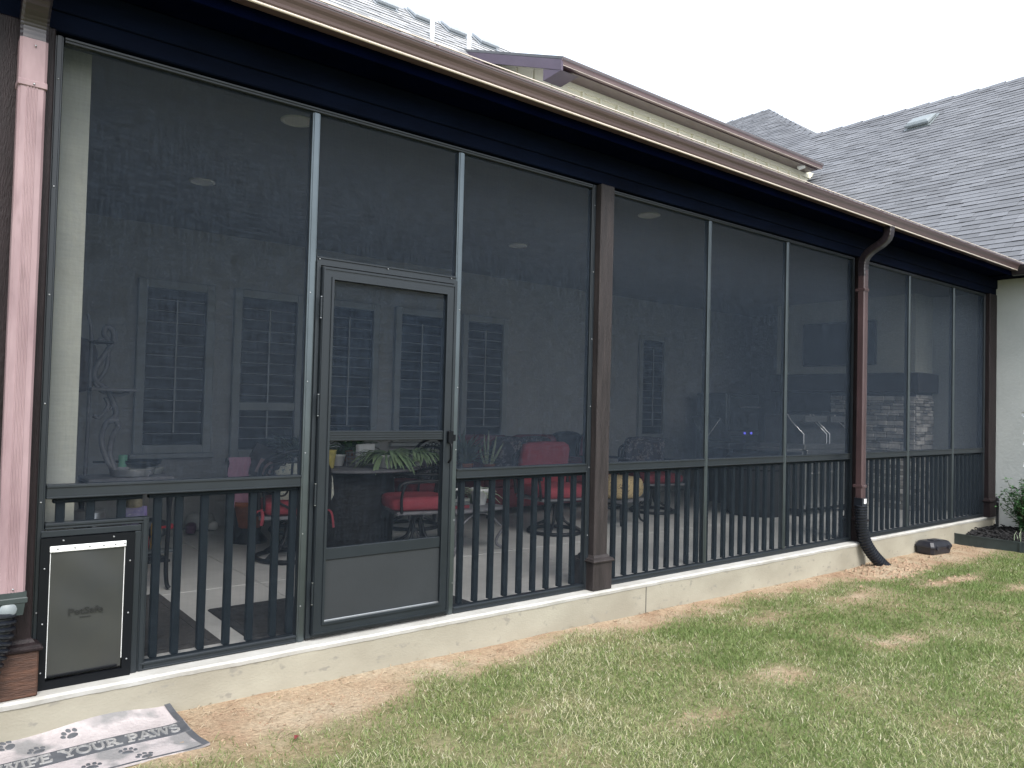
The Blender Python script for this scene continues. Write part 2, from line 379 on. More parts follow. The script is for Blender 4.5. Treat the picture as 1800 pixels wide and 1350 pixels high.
BARE = [(5.6, -1.58, .42, .15, .95), (4.2, -1.52, .30, .16, .85), (5.25, -.72, .42, .13, .6), (6.6, -.74, .5, .12, .55), (8.15, -.95, .75, .10, .95),
        (8.3, -1.42, .5, .10, .8), (9.7, -.42, 1.0, .30, 1.1), (1.3, -.38, .65, .22, 1.1), (1.95, -.50, .42, .14, .7), (1.45, -.72, .35, .22, .6),
        (8.05, -.42, .5, .25, 1.1), (6.3, -2.3, .3, .12, .5), (3.3, -1.6, .35, .1, .45), (7.6, -.45, .6, .16, .8), (2.6, -1.05, .3, .1, .45)]
def grassy(x, y):
    """0 bare soil .. 1 full lawn"""
    n = fbm(x, y, 2.6, 3)
    edge = .29+.05*np.sin(x*3.1)+.34*(n-.5)+.22*(vnoise(x, y, 8, 44)-.5)+.42*np.clip((2.2-x)/2.0, 0, 1)
    g = np.clip(((-y)-edge)/.26+.15, 0, 1)
    g = g*np.clip(.92+(n-.5)*1.1, .35, 1)
    for cx, cy, sx, sy, a in BARE:
        d = ((x-cx)/sx)**2+((y-cy)/sy)**2
        g = g-.95*a*np.exp(-d*1.2)*(.7+.6*vnoise(x, y, 9, 8))
    return np.clip(g, 0, 1)
def straw(x, y):
    """0 green .. 1 dry"""
    s = .36+1.3*(fbm(x, y, 1.7, 21)-.5)+.28*np.clip((4.2-x)/3.5, -1, 1)-.12*np.clip((x-6)/3, 0, 1)+.15*np.clip((-y-1.6)/1.2, 0, 1)
    return np.clip(s, .05, .95)
xs = np.concatenate([[-150, -80, -40, -20, -10, -6, -3], np.arange(-1.5, 13, .05), [14, 16, 20, 30, 50, 90, 150]])
ys = np.concatenate([[-150, -80, -40, -20, -12, -9, -7], np.arange(-5.5, .3, .05), [1, 5, 20, 60, 150]])
GX, GY = np.meshgrid(xs, ys, indexing='ij'); GZ = gz(GX, GY)+.012*(fbm(GX, GY, 9, 5)-.5)*(np.abs(GX-5) < 12)
GZ = np.where(GY > .05, GZ-.12, GZ)
nx, ny = GX.shape
V = np.stack([GX, GY, GZ], -1).reshape(-1, 3)
idx = np.arange(nx*ny).reshape(nx, ny)
Fq = np.stack([idx[:-1, :-1], idx[1:, :-1], idx[1:, 1:], idx[:-1, 1:]], -1).reshape(-1, 4)
me = bpy.data.meshes.new('ground'); me.from_pydata(V.tolist(), [], Fq.tolist()); me.polygons.foreach_set('use_smooth', [True]*len(Fq))
a = me.attributes.new('grass', 'FLOAT', 'POINT'); a.data.foreach_set('value', grassy(V[:, 0], V[:, 1]).astype(np.float32))
def ground_mat():
    m = bpy.data.materials.new('soil_and_thatch'); m.use_nodes = True; t = m.node_tree; b = t.nodes['Principled BSDF']; b.inputs['Roughness'].default_value = .95
    b.inputs['Specular IOR Level'].default_value = .2
    tc = t.nodes.new('ShaderNodeTexCoord')
    def ns(s, d=6):
        n = t.nodes.new('ShaderNodeTexNoise'); n.inputs['Scale'].default_value = s; n.inputs['Detail'].default_value = d; n.inputs['Roughness'].default_value = .65
        lk(t, tc.outputs['Object'], n.inputs[0]); return n.outputs['Fac']
    def ramp(f, stops):
        r = t.nodes.new('ShaderNodeValToRGB')
        for i, (p, c) in enumerate(stops):
            e = r.color_ramp.elements[i] if i < 2 else r.color_ramp.elements.new(p)
            e.position = p; e.color = (*c, 1)
        lk(t, f, r.inputs[0]); return r.outputs[0]
    soil = ramp(ns(2.6), [(.28, (.29, .185, .12)), (.5, (.39, .295, .20)), (.72, (.44, .365, .265))])
    fine = ramp(ns(55, 4), [(.3, (.55, .52, .5)), (.6, (1, 1, 1))])
    mu = t.nodes.new('ShaderNodeMix'); mu.data_type = 'RGBA'; mu.blend_type = 'MULTIPLY'; mu.inputs[0].default_value = .75
    lk(t, soil, mu.inputs[6]); lk(t, fine, mu.inputs[7])
    th = ramp(ns(24, 5), [(.3, (.075, .10, .036)), (.55, (.145, .155, .07)), (.75, (.26, .24, .14))])
    at = t.nodes.new('ShaderNodeAttribute'); at.attribute_name = 'grass'
    mx = t.nodes.new('ShaderNodeMix'); mx.data_type = 'RGBA'; lk(t, at.outputs['Fac'], mx.inputs[0]); lk(t, mu.outputs[2], mx.inputs[6]); lk(t, th, mx.inputs[7])
    lk(t, mx.outputs[2], b.inputs['Base Color'])
    bp = t.nodes.new('ShaderNodeBump'); bp.inputs['Strength'].default_value = .8; bp.inputs['Distance'].default_value = .02
    lk(t, ns(38, 6), bp.inputs['Height']); lk(t, bp.outputs[0], b.inputs['Normal']); return m
me.materials.append(ground_mat()); struct(link('ground', me))

# grass blades: one object, real geometry
def grass():
    N = 1050000
    # more blades per square metre close to where people walk and look, thinning with distance
    x = rng.uniform(.2, 12.2, N); y = rng.uniform(-5.2, -.05, N)
    d = np.hypot(x, y+4.1)
    ang = np.degrees(np.arctan2(x, y+4.1))
    keep = (ang > -2) & (ang < 95) & (d > 1.6) & (rng.random(N) < np.clip((5.2/np.maximum(d, 3.5))**1.25, .22, 1))
    g = grassy(x, y); clump = .6*fbm(x, y, 14, 31)+.4*fbm(x, y, 34, 37)
    keep &= rng.random(N) < np.clip(g*1.05*(.55+.9*(clump-.2)), 0, 1)**1.15+.006*(y < -.2)+.22*np.clip((clump-.60)*6, 0, 1)*(y < -.17)*(g > .01)
    keep &= ~((x > .3) & (x < 1.15) & (y > -.64))
    keep &= ~((x > 10.3) & (y > -.9))
    x, y, d, g = x[keep], y[keep], d[keep], g[keep]; n = len(x)
    st = straw(x, y); dry = rng.random(n) < st*.72
    z = gz(x, y)-.004
    L = rng.uniform(.018, .052, n)*(.6+.5*g)*np.where(dry, .9, 1.0)
    tall = rng.random(n) < .02; L = np.where(tall, L*1.6, L)
    W = rng.uniform(.0010, .0019, n)*(1+.13*np.maximum(d-3, 0))
    az = rng.uniform(0, 2*PI, n); lean = rng.uniform(.25, 1.25, n)*np.where(dry, 1.25, 1); bend = rng.uniform(.1, .8, n)
    dx, dy = np.cos(az), np.sin(az); px, py = -dy, dx
    fa = rng.uniform(0, 2*PI, n); px, py = np.cos(fa), np.sin(fa)
    def pt(t, wf, s):
        a_ = lean*(1+bend*t*.6); hor = L*t*np.sin(np.minimum(a_, 1.5)); ver = L*t*np.cos(np.minimum(a_, 1.5))
        return np.stack([x+dx*hor+s*px*W*wf, y+dy*hor+s*py*W*wf, z+ver], -1)
    P = np.stack([pt(0, 1, -1), pt(0, 1, 1), pt(.55, .85, -1), pt(.55, .85, 1), pt(1, .1, 1)], 1).reshape(-1, 3)
    base = (np.arange(n)*5)[:, None]
    tri = np.concatenate([base+np.array([[0, 1, 3]]), base+np.array([[0, 3, 2]]), base+np.array([[2, 3, 4]])], 1).reshape(-1, 3)
    me = bpy.data.meshes.new('lawn_grass')
    me.vertices.add(len(P)); me.vertices.foreach_set('co', P.astype(np.float32).ravel())
    me.loops.add(tri.size); me.loops.foreach_set('vertex_index', tri.astype(np.int32).ravel())
    me.polygons.add(len(tri)); me.polygons.foreach_set('loop_start', np.arange(0, tri.size, 3, dtype=np.int32))
    me.update(calc_edges=True)
    tint = np.where(dry, rng.uniform(.62, 1, n), rng.uniform(0, .42, n)*(.6+.8*st))
    a = me.attributes.new('tint', 'FLOAT', 'POINT'); a.data.foreach_set('value', np.repeat(tint, 5).astype(np.float32))
    m = bpy.data.materials.new('grass_blade'); m.use_nodes = True; t = m.node_tree; b = t.nodes['Principled BSDF']
    b.inputs['Roughness'].default_value = .55; b.inputs['Specular IOR Level'].default_value = .35
    at = t.nodes.new('ShaderNodeAttribute'); at.attribute_name = 'tint'; r = t.nodes.new('ShaderNodeValToRGB')
    st_ = [(0, (.115, .180, .048)), (.25, (.195, .250, .085)), (.45, (.285, .310, .135)), (.62, (.38, .365, .20)), (.85, (.48, .45, .29)), (1, (.58, .56, .42))]
    for i, (p, c) in enumerate(st_):
        e = r.color_ramp.elements[i] if i < 2 else r.color_ramp.elements.new(p)
        e.position = p; e.color = (*c, 1)
    lk(t, at.outputs['Fac'], r.inputs[0]); lk(t, r.outputs[0], b.inputs['Base Color'])
    tl = t.nodes.new('ShaderNodeBsdfTranslucent'); lk(t, r.outputs[0], tl.inputs[0]); ms = t.nodes.new('ShaderNodeMixShader'); ms.inputs[0].default_value = .25
    lk(t, b.outputs[0], ms.inputs[1]); lk(t, tl.outputs[0], ms.inputs[2]); lk(t, ms.outputs[0], t.nodes['Material Output'].inputs[0])
    me.materials.append(m); o = link('lawn_grass', me); o['kind'] = 'stuff'; o['label'] = 'patchy green lawn with dry straw coloured blades'
grass()
# loose soil crumbs, twigs and dead stems on the bare earth
def litter():
    b = MB(); tw = MB(); n = 0
    while n < 2800:
        x = random.uniform(.5, 10.4); y = random.uniform(-2.2, -.13)
        if float(grassy(np.array(x), np.array(y))) > random.random()*.8: continue
        if x < 1.15 and y > -.62: continue
        n += 1; z = float(gz(np.array(x), np.array(y)))
        if random.random() < .78:
            near = math.exp(-((x-8.1)**2+(y+.35)**2)*3)
            s = random.uniform(.003, .009)+(random.uniform(0, .022) if random.random() < near else 0)
            pts = []
            for k in range(4): 
                an = k*PI/2+random.uniform(-.4, .4); pts.append((x+s*math.cos(an), y+s*math.sin(an), z-.002+random.uniform(0, .3)*s))
            top = (x+random.uniform(-.3, .3)*s, y, z+s*random.uniform(.5, 1.1))
            b.add(pts+[top], [(0, 1, 4), (1, 2, 4), (2, 3, 4), (3, 0, 4)])
        else:
            an = random.uniform(0, PI); l = random.uniform(.02, .065); ww = random.uniform(.001, .0022)
            cx, cy = math.cos(an)*l, math.sin(an)*l; ox, oy = -math.sin(an)*ww, math.cos(an)*ww
            mz = z+.006+random.uniform(0, .01)
            tw.add([(x-ox, y-oy, z+.002), (x+ox, y+oy, z+.004), (x+cx*.5+ox, y+cy*.5+oy, mz+.003), (x+cx*.5-ox, y+cy*.5-oy, mz), (x+cx+ox, y+cy+oy, z+.004), (x+cx-ox, y+cy-oy, z+.002)], [(0, 1, 2, 3), (3, 2, 4, 5)])
    o = b.build('soil_crumb', mat('soil_clod', (.24, .155, .10), .95, vs=8, col2=(.36, .265, .18)), fix=False); o['kind'] = 'stuff'
    o = tw.build('dry_twig', mat('dry_stem', (.19, .14, .09), .9, vs=4, col2=(.36, .29, .20)), fix=False); o['kind'] = 'stuff'
litter()

# ------------------------------------------------------------------ slab and porch floor (setting)
sl_ = MB().box(-3, 8.06, -.118, .06, -.6, -.012, c=.006).build('porch_slab', CONC); struct(sl_)
struct(MB().box(8.06, 11.78, -.062, .06, -.6, -.012, c=.006).build('porch_slab', CONC))
# slab top strip with a ragged lip, colour paled for light from above
def sill(x0, x1, yf):
    n = int((x1-x0)/.05); rs = []
    for i in range(n+1):
        x = x0+(x1-x0)*i/n; j = .004*mnoise.noise(Vector((x*3, 0, 0)))+.002*mnoise.noise(Vector((x*17, 2, 0)))
        rs.append([(x, .06, -.03), (x, yf-.004+j, -.03+j), (x, yf-.008+j, -.010+j*.6), (x, yf+.004+j, 0), (x, .06, 0)])
    return MB().rings(rs, True, False)
struct(sill(-3, 8.064, -.118).build('slab_sill', CONC_TOP)); struct(sill(8.066, 11.78, -.062).build('slab_sill', CONC_TOP))
# control joint in the slab front right of the middle post
struct(MB().box(4.585, 4.592, -.1195, -.115, -.6, -.03).build('slab_joint', MORTAR))
# porch floor poured in bays with tooled joints between them
fx = [-3, .2, 2.15, 4.55, 6.95, 9.35, 12.4]; fy = [.06, 1.45, 4.3]
for i in range(6):
    for j in range(2):
        struct(MB().box(fx[i]+.004, fx[i+1]-.004, fy[j]+(.0 if j == 0 else .004), fy[j+1]-.004, -.3, 0, c=.006).build('floor_slab', FLOOR))
struct(MB().box(-3, 12.4, .07, 4.3, -.32, -.02).build('floor_base', MORTAR))

# ------------------------------------------------------------------ house
house = thing('house', 'grey stucco house with covered porch, brown gutters and grey shingle roofs', 'house')
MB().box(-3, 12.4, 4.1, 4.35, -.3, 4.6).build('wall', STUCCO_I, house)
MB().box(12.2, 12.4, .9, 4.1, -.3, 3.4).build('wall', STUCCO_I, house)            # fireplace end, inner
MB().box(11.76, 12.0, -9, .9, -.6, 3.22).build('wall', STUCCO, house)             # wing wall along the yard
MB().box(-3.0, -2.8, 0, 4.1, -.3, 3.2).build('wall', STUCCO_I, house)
MB().box(-3, .275, .03, .20, -.012, 3.06).build('wall', STUCCO, house)                     # house wall left of the corner post
MB().box(.5, .712, .16, .75, 0, 3.05).build('stucco_column', STUCCO_C, house)
MB().box(-3, 12.3, .06, 4.1, 3.06, 3.16).build('ceiling', CEIL, house)
MB().box(-.6, 11.76, -.055, .055, 3.012, 3.235, c=.006).build('beam', BEAM, house)
MB().box(-.6, 11.76, -.072, -.052, 3.10, 3.235, c=.004).build('beam_trim', BEAM, house)
MB().box(-1.2, 11.45, -.36, -.05, 3.238, 3.262).build('soffit', SOFFIT, house)
MB().box(-1.2, 11.40, -.371, -.352, 3.20, 3.345, c=.003).build('fascia', SOFFIT, house)
MB().box(11.42, 11.78, -9, .0, 3.222, 3.246).build('soffit', SOFFIT, house)
# porch roof
MB().prism([(-.42, 3.335), (-.42, 3.352), (4.9, 4.75), (4.9, 4.70)], -1.2, 14.2, 0).build('porch_roof', SHING, house)
def gutter(name, p0, p1, outv, z, m, parent, d=.122, h=.122):
    """ogee gutter between two points; outv points away from the house"""
    prof = [(0, h), (0, .004), (.01, 0), (.072, 0), (.080, .004), (.088, .018), (.092, .035), (.100, .055), (.112, .072), (.119, .088), (.121, .104), (.125, .110), (.125, h+.004), (.113, h+.004), (.113, h-.006), (.10, .088), (.09, .06), (.07, .012), (.012, .012), (.012, h)]
    p0, p1, outv = Vector(p0), Vector(p1), Vector(outv)
    n = 8; rs = []
    for i in range(n+1):
        p = p0.lerp(p1, i/n); rs.append([p+outv*a*d/.122+Vector((0, 0, z+b*h/.122)) for a, b in prof])
    mb = MB(); mb.rings(rs, True, False); return mb.build(name, m, parent)
g1 = gutter('gutter', (-1.2, -.372, 0), (11.47, -.372, 0), (0, -1, 0), 3.258, GUT, house, h=.094)
MB().tube([(-1.2, -.449, 3.258), (11.40, -.449, 3.258)], .0075, 8).build('gutter_lip_glint', GUT_GLINT, g1)
MB().box(-1.2, 11.40, -.499, -.489, 3.353, 3.359).build('gutter_rim_glint', GUT_GLINT, g1)
g2 = gutter('gutter', (11.42, -9, 0), (11.42, -.38, 0), (-1, 0, 0), 3.20, DS_DK, house)
for gx in np.arange(.2, 11.3, 1.05):
    MB().box(gx, gx+.02, -.495, -.372, 3.343, 3.350).build('gutter_hanger', GUT, g1)

# wing roof: plane rising to +x from the eave; shingles laid in courses
S_ = .78; X0, Z0 = 11.36, 3.25
SLL = math.hypot(1, S_)
def wing(x, y, off=0.): return Vector((x-off*S_/SLL, y, Z0+S_*(x-X0)+off/SLL))
XR, YV, XP = 17.85, 6.2, 20.95
wr = MB()
wr.add([wing(X0, -9), wing(X0, 11), wing(XP, 11), wing(XP, 9.5), wing(XR, YV), wing(XR, -9)], [(0, 5, 4, 3, 2, 1)])
wr.add([wing(XR, -9), wing(XR, YV), (XR+6, YV, wing(XR, 0).z-4.6), (XR+6, -9, wing(XR, 0).z-4.6)], [(0, 1, 2, 3)])
wr.add([wing(XR, YV), wing(XP, 9.5), (XP+4, YV, wing(XR, 0).z)], [(0, 1, 2)])
wing_roof = wr.build('wing_roof', SHING, house, fix=False)
EXPO = .145
C0 = Vector((0, -4.1, CZ))
BUTT = mat('shingle_butt_shade', (.034, .034, .039), .95, spec=.1)  # dark butt faces paint the shadow line under each course
protos = []
for k in range(15):
    wd = (.22, .26, .31)[k % 3]; th = (.009, .013)[k % 2]
    mb = MB(); mb.box(-wd/2+.0015, wd/2-.0015, -.012, EXPO+.012, 0, th)
    me = mb.mesh('shingle'); me.materials.append(SHING); me.materials.append(BUTT); me.polygons[2].material_index = 1
    a = me.attributes.new('tone', 'FLOAT', 'POINT'); a.data.foreach_set('value', [min(1, max(0, random.gauss(.5, .26)))]*8)
    protos.append((wd, me))
RX = Matrix(((0, 1/SLL, -S_/SLL), (-1, 0, 0), (0, S_/SLL, 1/SLL)))     # local x along -y, local y up the slope, local z outwards
shs = []
nc = int((XP-X0)*SLL/EXPO)
for c in range(nc):
    s = c*EXPO; x = X0+s/SLL
    y = -8.9+random.uniform(0, .3); yend = 10.9
    if x > XR:
        y = YV+(x-XR)*(9.5-YV)/(XP-XR)+random.uniform(0, .1)
    while y < yend:
        wd, me = random.choice(protos); p = wing(x, y+wd/2, .002+random.uniform(0, .003))
        v = p-C0; zc = v.dot(fw)
        u_, v_ = 900+1352*v.dot(r2)/zc, 675-1352*v.dot(u2)/zc
        vis = 1380 < u_ < 1800 and v_ < 500 and zc > 0
        far = -150 < u_ < 2300 and y > -2.5
        if vis or far: shs.append(((-1e6 if vis else 0)+v.length, p, me, vis))
        y += wd
shs.sort(key=lambda t: t[0])
def put_shingle(p, me): 
    o = link('shingle', me, wing_roof); o.matrix_local = Matrix.Translation(p) @ RX.to_4x4() @ Matrix.Rotation(random.uniform(-.006, .006), 4, 'Z') @ Matrix.Rotation(-.06, 4, 'X')
for d, p, me, vis in shs[:300]: put_shingle(p, me)
def join_shingles(lst, name, m, parent, R):
    vs, fs, tn = [], [], []
    for p, me in lst:
        o = len(vs); co = [v.co for v in me.vertices]; Rr = R @ Matrix.Rotation(-.06, 3, 'X')
        vs += [tuple(Rr @ c+p) for c in co]; fs += [tuple(i+o for i in f.vertices) for f in me.polygons]
        tn += [me.attributes['tone'].data[0].value]*8
    me = bpy.data.meshes.new(name); me.from_pydata(vs, [], fs); a = me.attributes.new('tone', 'FLOAT', 'POINT'); a.data.foreach_set('value', tn)
    me.materials.append(m); me.materials.append(BUTT); me.polygons.foreach_set('material_index', [1 if i % 6 == 2 else 0 for i in range(len(fs))]); o = link(name, me, parent); o['kind'] = 'stuff'; return o
join_shingles([(p, me) for d, p, me, vis in shs[300:]], 'shingle_field', SHING, wing_roof, RX)
# ridge and hip caps
cap = MB()
def caps(a, b, n, w_=.13):
    a, b = Vector(a), Vector(b)
    t = (b-a).normalized(); side = t.cross(Vector((0, 0, 1))).normalized()
    for i in range(n):
        p = a.lerp(b, i/n); q = a.lerp(b, (i+1.15)/n); h = Vector((0, 0, .03+.012*(i % 2)))
        dn = Vector((0, 0, -.075))
        cap.add([p-side*w_+dn, p+h, p+side*w_+dn, q-side*w_+dn+Vector((0, 0, -.01)), q+h-Vector((0, 0, .012)), q+side*w_+dn-Vector((0, 0, .01))], [(0, 1, 4, 3), (1, 2, 5, 4)])
caps(wing(XR, -9), wing(XR, YV), 60); caps(wing(XR, YV), wing(XP, 9.5), 20); caps(wing(XP, 9.5), wing(XP, 11), 8)
capo = cap.build('ridge_cap', SHING, wing_roof, fix=False)
a = capo.data.attributes.new('tone', 'FLOAT', 'POINT'); a.data.foreach_set('value', [.55]*len(capo.data.vertices))
# square vent on the wing roof
def roof_vent(p, R, s, m, parent):
    mb = MB(); a, b, h = .21*s, .21*s, .10*s
    mb.prism([(-a*1.12, -b*1.1), (a*1.12, -b*1.1), (a*1.12, b*1.35), (-a*1.12, b*1.35)], 0, .012, 2)
    mb.rings([[(-a*.86, -b*.86, .01), (a*.86, -b*.86, .01), (a*.86, b*.9, .01), (-a*.86, b*.9, .01)], [(-a*.86, -b*.86, h*.55), (a*.86, -b*.86, h*.55), (a*.86, b*.9, h*.3), (-a*.86, b*.9, h*.3)]], True, False)
    mb.rings([[(-a, -b, h*.42), (a, -b, h*.42), (a, b, h*.2), (-a, b, h*.2)], [(-a, -b, h*.8), (a, -b, h*.8), (a, b, h*.5), (-a, b, h*.5)], [(-a*.8, -b*.8, h*1.15), (a*.8, -b*.8, h*1.15), (a*.8, b*.7, h*.8), (-a*.8, b*.7, h*.8)]], True, False)
    o = mb.build('roof_vent', m, parent); o.matrix_local = Matrix.Translation(p) @ R.to_4x4(); return o
VX = 16.85
roof_vent(wing(VX, 3.15, .02), RX, 1.15, VENT, wing_roof)

# main roof behind, facing the yard
MR = MB(); KY, KZ = 8.0, 8.50; SM = .95
def mroof(x, y, off=0.):
    l = math.hypot(1, SM); return Vector((x, y-off*SM/l, KZ-SM*(KY-y)+off/l))
MR.add([mroof(-6, 4.2), mroof(10.4, 4.2), mroof(10.4, KY), mroof(-6, KY)], [(0, 1, 2, 3)])
MR.add([mroof(-6, KY), mroof(10.4, KY), (10.4, 12, 4.7), (-6, 12, 4.7)], [(0, 1, 2, 3)])
main_roof = MR.build('main_roof', SHING_L, house, fix=False)
lm = math.hypot(1, SM); RM = Matrix(((1, 0, 0), (0, 1/lm, -SM/lm), (0, SM/lm, 1/lm)))
lst = []
for c in range(int(4.4*lm/EXPO*.8)):
    y = KY-(c+1)*EXPO/lm; x = 2.5+random.uniform(0, .3)
    while x < 10.3:
        wd, me = random.choice(protos); lst.append((mroof(x+wd/2, y, .003), me)); x += wd
mrs = join_shingles(lst, 'shingle_field', SHING_L, main_roof, RM)
for vx in (6.45, 7.22, 7.95, 8.68): roof_vent(mroof(vx, 7.80, .02), RM, 1.0, VENT_L, main_roof)
for px_, pz in ((7.02, 8.0), (7.80, 7.93)):
    MB().lathe([(.04, -.5), (.04, .0)], (px_, 7.05, pz), 12).build('vent_pipe', PVC, main_roof)

# porch roof shingles
SP = (4.75-3.352)/5.32; lp = math.hypot(1, SP); RP = Matrix(((1, 0, 0), (0, 1/lp, -SP/lp), (0, SP/lp, 1/lp))); lst = []
proof = [o for o in house.children if o.name.startswith('porch_roof')][0]
for c in range(int(5.2*lp/EXPO)):
    y = -.40+c*EXPO/lp; x = -1.1+random.uniform(0, .3)
    while x < 13.0:
        wd, me = random.choice(protos); lst.append((Vector((x+wd/2, y, 3.352+SP*(y+.42))), me)); x += wd
join_shingles(lst, 'shingle_field', SHING, proof, RP)

# upper storey with board and batten siding
DW, DX0, DX1 = 4.9, 8.12, 15.4
MB().box(DX0, 16.2, DW, 8.2, 4.4, 6.60).build('upper_wall', CREAM, house)
for bx in np.arange(DX0+.42, DX1, .405):
    MB().box(bx, bx+.04, DW-.045, DW+.002, 4.5, 6.44, c=.004).build('batten', CREAM, house)
MB().box(DX0-.012, DX0+.10, DW-.026, DW+.002, 4.5, 6.44).build('corner_board', CREAM, house)
MB().box(DX0-.02, DX1+.2, DW-.03, DW+.002, 6.442, 6.528).build('frieze_board', CREAM, house)
DS, EY, EZ = .39, 4.48, 6.645     # roof pitch, eave edge
for by in (5.15, 5.6, 6.05, 6.5, 6.95, 7.4):
    MB().box(DX0-.022, DX0+.002, by, by+.04, 4.5, EZ-.16+DS*(by-EY)).build('batten', CREAM, house)
MB().prism([(EY, EZ-.035), (8.4, EZ-.035+DS*3.92), (8.4, EZ+.01+DS*3.92), (EY, EZ+.01)], 7.745, 15.3, 0).build('upper_roof', SHING, house)
MB().prism([(DW+.05, 6.4), (8.2, 6.4), (8.2, EZ-.05+DS*3.72), (DW+.05, EZ-.05+DS*.47)], DX0+.004, DX0+.2, 0).build('gable_wall', CREAM, house)
MB().prism([(EY+.02, EZ-.20), (EY+.02, EZ-.037), (8.4, EZ-.037+DS*3.9), (8.4, EZ-.20+DS*3.9)], 7.73, 7.77, 0).build('rake_board', RAKE, house)
MB().prism([(EY+.02, EZ-.20), (DW+.02, EZ-.235), (DW+.02, EZ-.05)], 7.735, 8.1, 0).build('eave_return', RAKE, house)
MB().box(7.775, 15.26, 4.615, 4.9, 6.53, 6.55).build('soffit', GUT, house)
MB().box(7.775, 15.26, 4.60, 4.615, 6.53, 6.62).build('fascia', DS_BR, house)
g3 = gutter('gutter', (7.74, 4.60, 0), (15.3, 4.60, 0), (0, -1, 0), 6.545, GUT_U, house, h=.10)
MB().tube([(7.74, 4.525, 6.545), (15.3, 4.525, 6.545)], .007, 8).build('gutter_lip_glint', GUT_GLINT, g3)
lamp = MB().lathe([(.05, 0), (.06, .03), (.075, .12), (.08, .125)], (0, 0, 0), 14).build('flood_lamp', PVC, house); lamp.location = (14.75, 4.75, 6.50); lamp.rotation_euler = (rad(60), 0, rad(40))

# back-wall windows with plantation shutters
def window(x0, x1, z0, z1, mid=None, slats=True):
    Yw = 4.10; cw = .085
    f = MB()
    for a in ((x0-cw, x0, z0-cw, z1+cw), (x1, x1+cw, z0-cw, z1+cw)): f.box(a[0], a[1], Yw-.055, Yw, a[2], a[3], c=.006)
    f.box(x0, x1, Yw-.055, Yw, z0-cw, z0, c=.006); f.box(x0, x1, Yw-.055, Yw, z1, z1+cw, c=.006)
    if mid: f.box(x0, x1, Yw-.05, Yw, mid-.045, mid+.045, c=.006)
    f.box(x0-cw-.03, x1+cw+.03, Yw-.075, Yw, z0-cw-.05, z0-cw-.003, c=.006)
    wn = f.build('window', CASING, house)
    MB().box(x0, x1, Yw-.008, Yw-.002, z0, z1).build('pane', GLASS_D, wn)
    me = MB().box(0, x1-x0-.03, -.010, .010, -.0028, .0028).mesh('slat'); me.materials.append(SLAT)
    n = int((z1-z0)/.108)
    for i in range(1, n):
        z = z0+(z1-z0)*i/n
        if mid and abs(z-mid) < .06: continue
        link('slat', me, wn, (x0+.015, Yw-.022, z), (rad(4), 0, 0))
    MB().box((x0+x1)/2-.007, (x0+x1)/2+.007, Yw-.042, Yw-.032, z0+.12, z1-.1).build('tilt_rod', SLAT, wn)
window(1.93, 2.50, .86, 2.42)
window(2.87, 3.48, .80, 2.42, mid=1.26)
window(3.82, 4.43, .94, 2.42)
window(4.82, 5.42, .94, 2.42)
window(5.82, 6.40, .94, 2.42)
window(9.22, 9.72, .94, 2.42)

# recessed ceiling lights
for i, (lx, ly, lb) in enumerate(((1.88, .40, 'white round ceiling light just left of the top of the entry door'), (1.86, 2.2, 'dim round ceiling light deep in the left bay above the shuttered window'),
        (5.17, .44, 'white round ceiling light near the screen right of the middle post'), (5.18, 2.29, 'dim round ceiling light seen just left of the middle post'))):
    l = thing('ceiling_light', lb, 'ceiling light', (lx, ly, 3.06), 0, 'recessed ceiling lights')
    MB().lathe([(.10, 0), (.10, -.006), (.082, -.012), (.078, -.004), (.078, 0)], n=24).build('trim_ring', LAMP, l)
    MB().lathe([(.077, -.002), (.077, -.006)], n=24).build('diffuser', LAMP, l)

# ------------------------------------------------------------------ posts
def post(x0, x1, m, ped_m, label, yf=-.075):
    p = thing('porch_post', label, 'post', ((x0+x1)/2, 0, 0), 0, 'porch posts'); h = (x1-x0)/2; d = .15
    o = .028
    MB().box(-h, h, yf, yf+d, .2, 3.012, c=.006).build('shaft', m, p)
    MB().box(-h-o, h+o, yf-o, yf+d+o, .001, .205, c=.006).build('pedestal', ped_m, p)
    MB().rings([[(-h-a, yf-a, z), (h+a, yf-a, z), (h+a, yf+d+a, z), (-h-a, yf+d+a, z)] for a, z in ((o+.002, .203), (o+.012, .207), (o+.014, .216), (o+.006, .222), (o+.004, .230), (.012, .238), (.004, .252), (-.004, .258))], True, False).build('cap_moulding', m if m is not POST_D else POST_D, p)
    return p
post(.29, .525, POST_D, PED_BR, 'dark corner post with a bare brown wooden base behind the pink downspout')
post(4.055, 4.195, POST, POST, 'weathered brown porch post in the middle with a square base')
post(7.955, 8.085, POST_D, POST_D, 'dark brown porch post behind the brown downspout')
post(11.49, 11.74, POST_D, POST_D, 'dark brown porch post in the far right corner against the stucco wall')

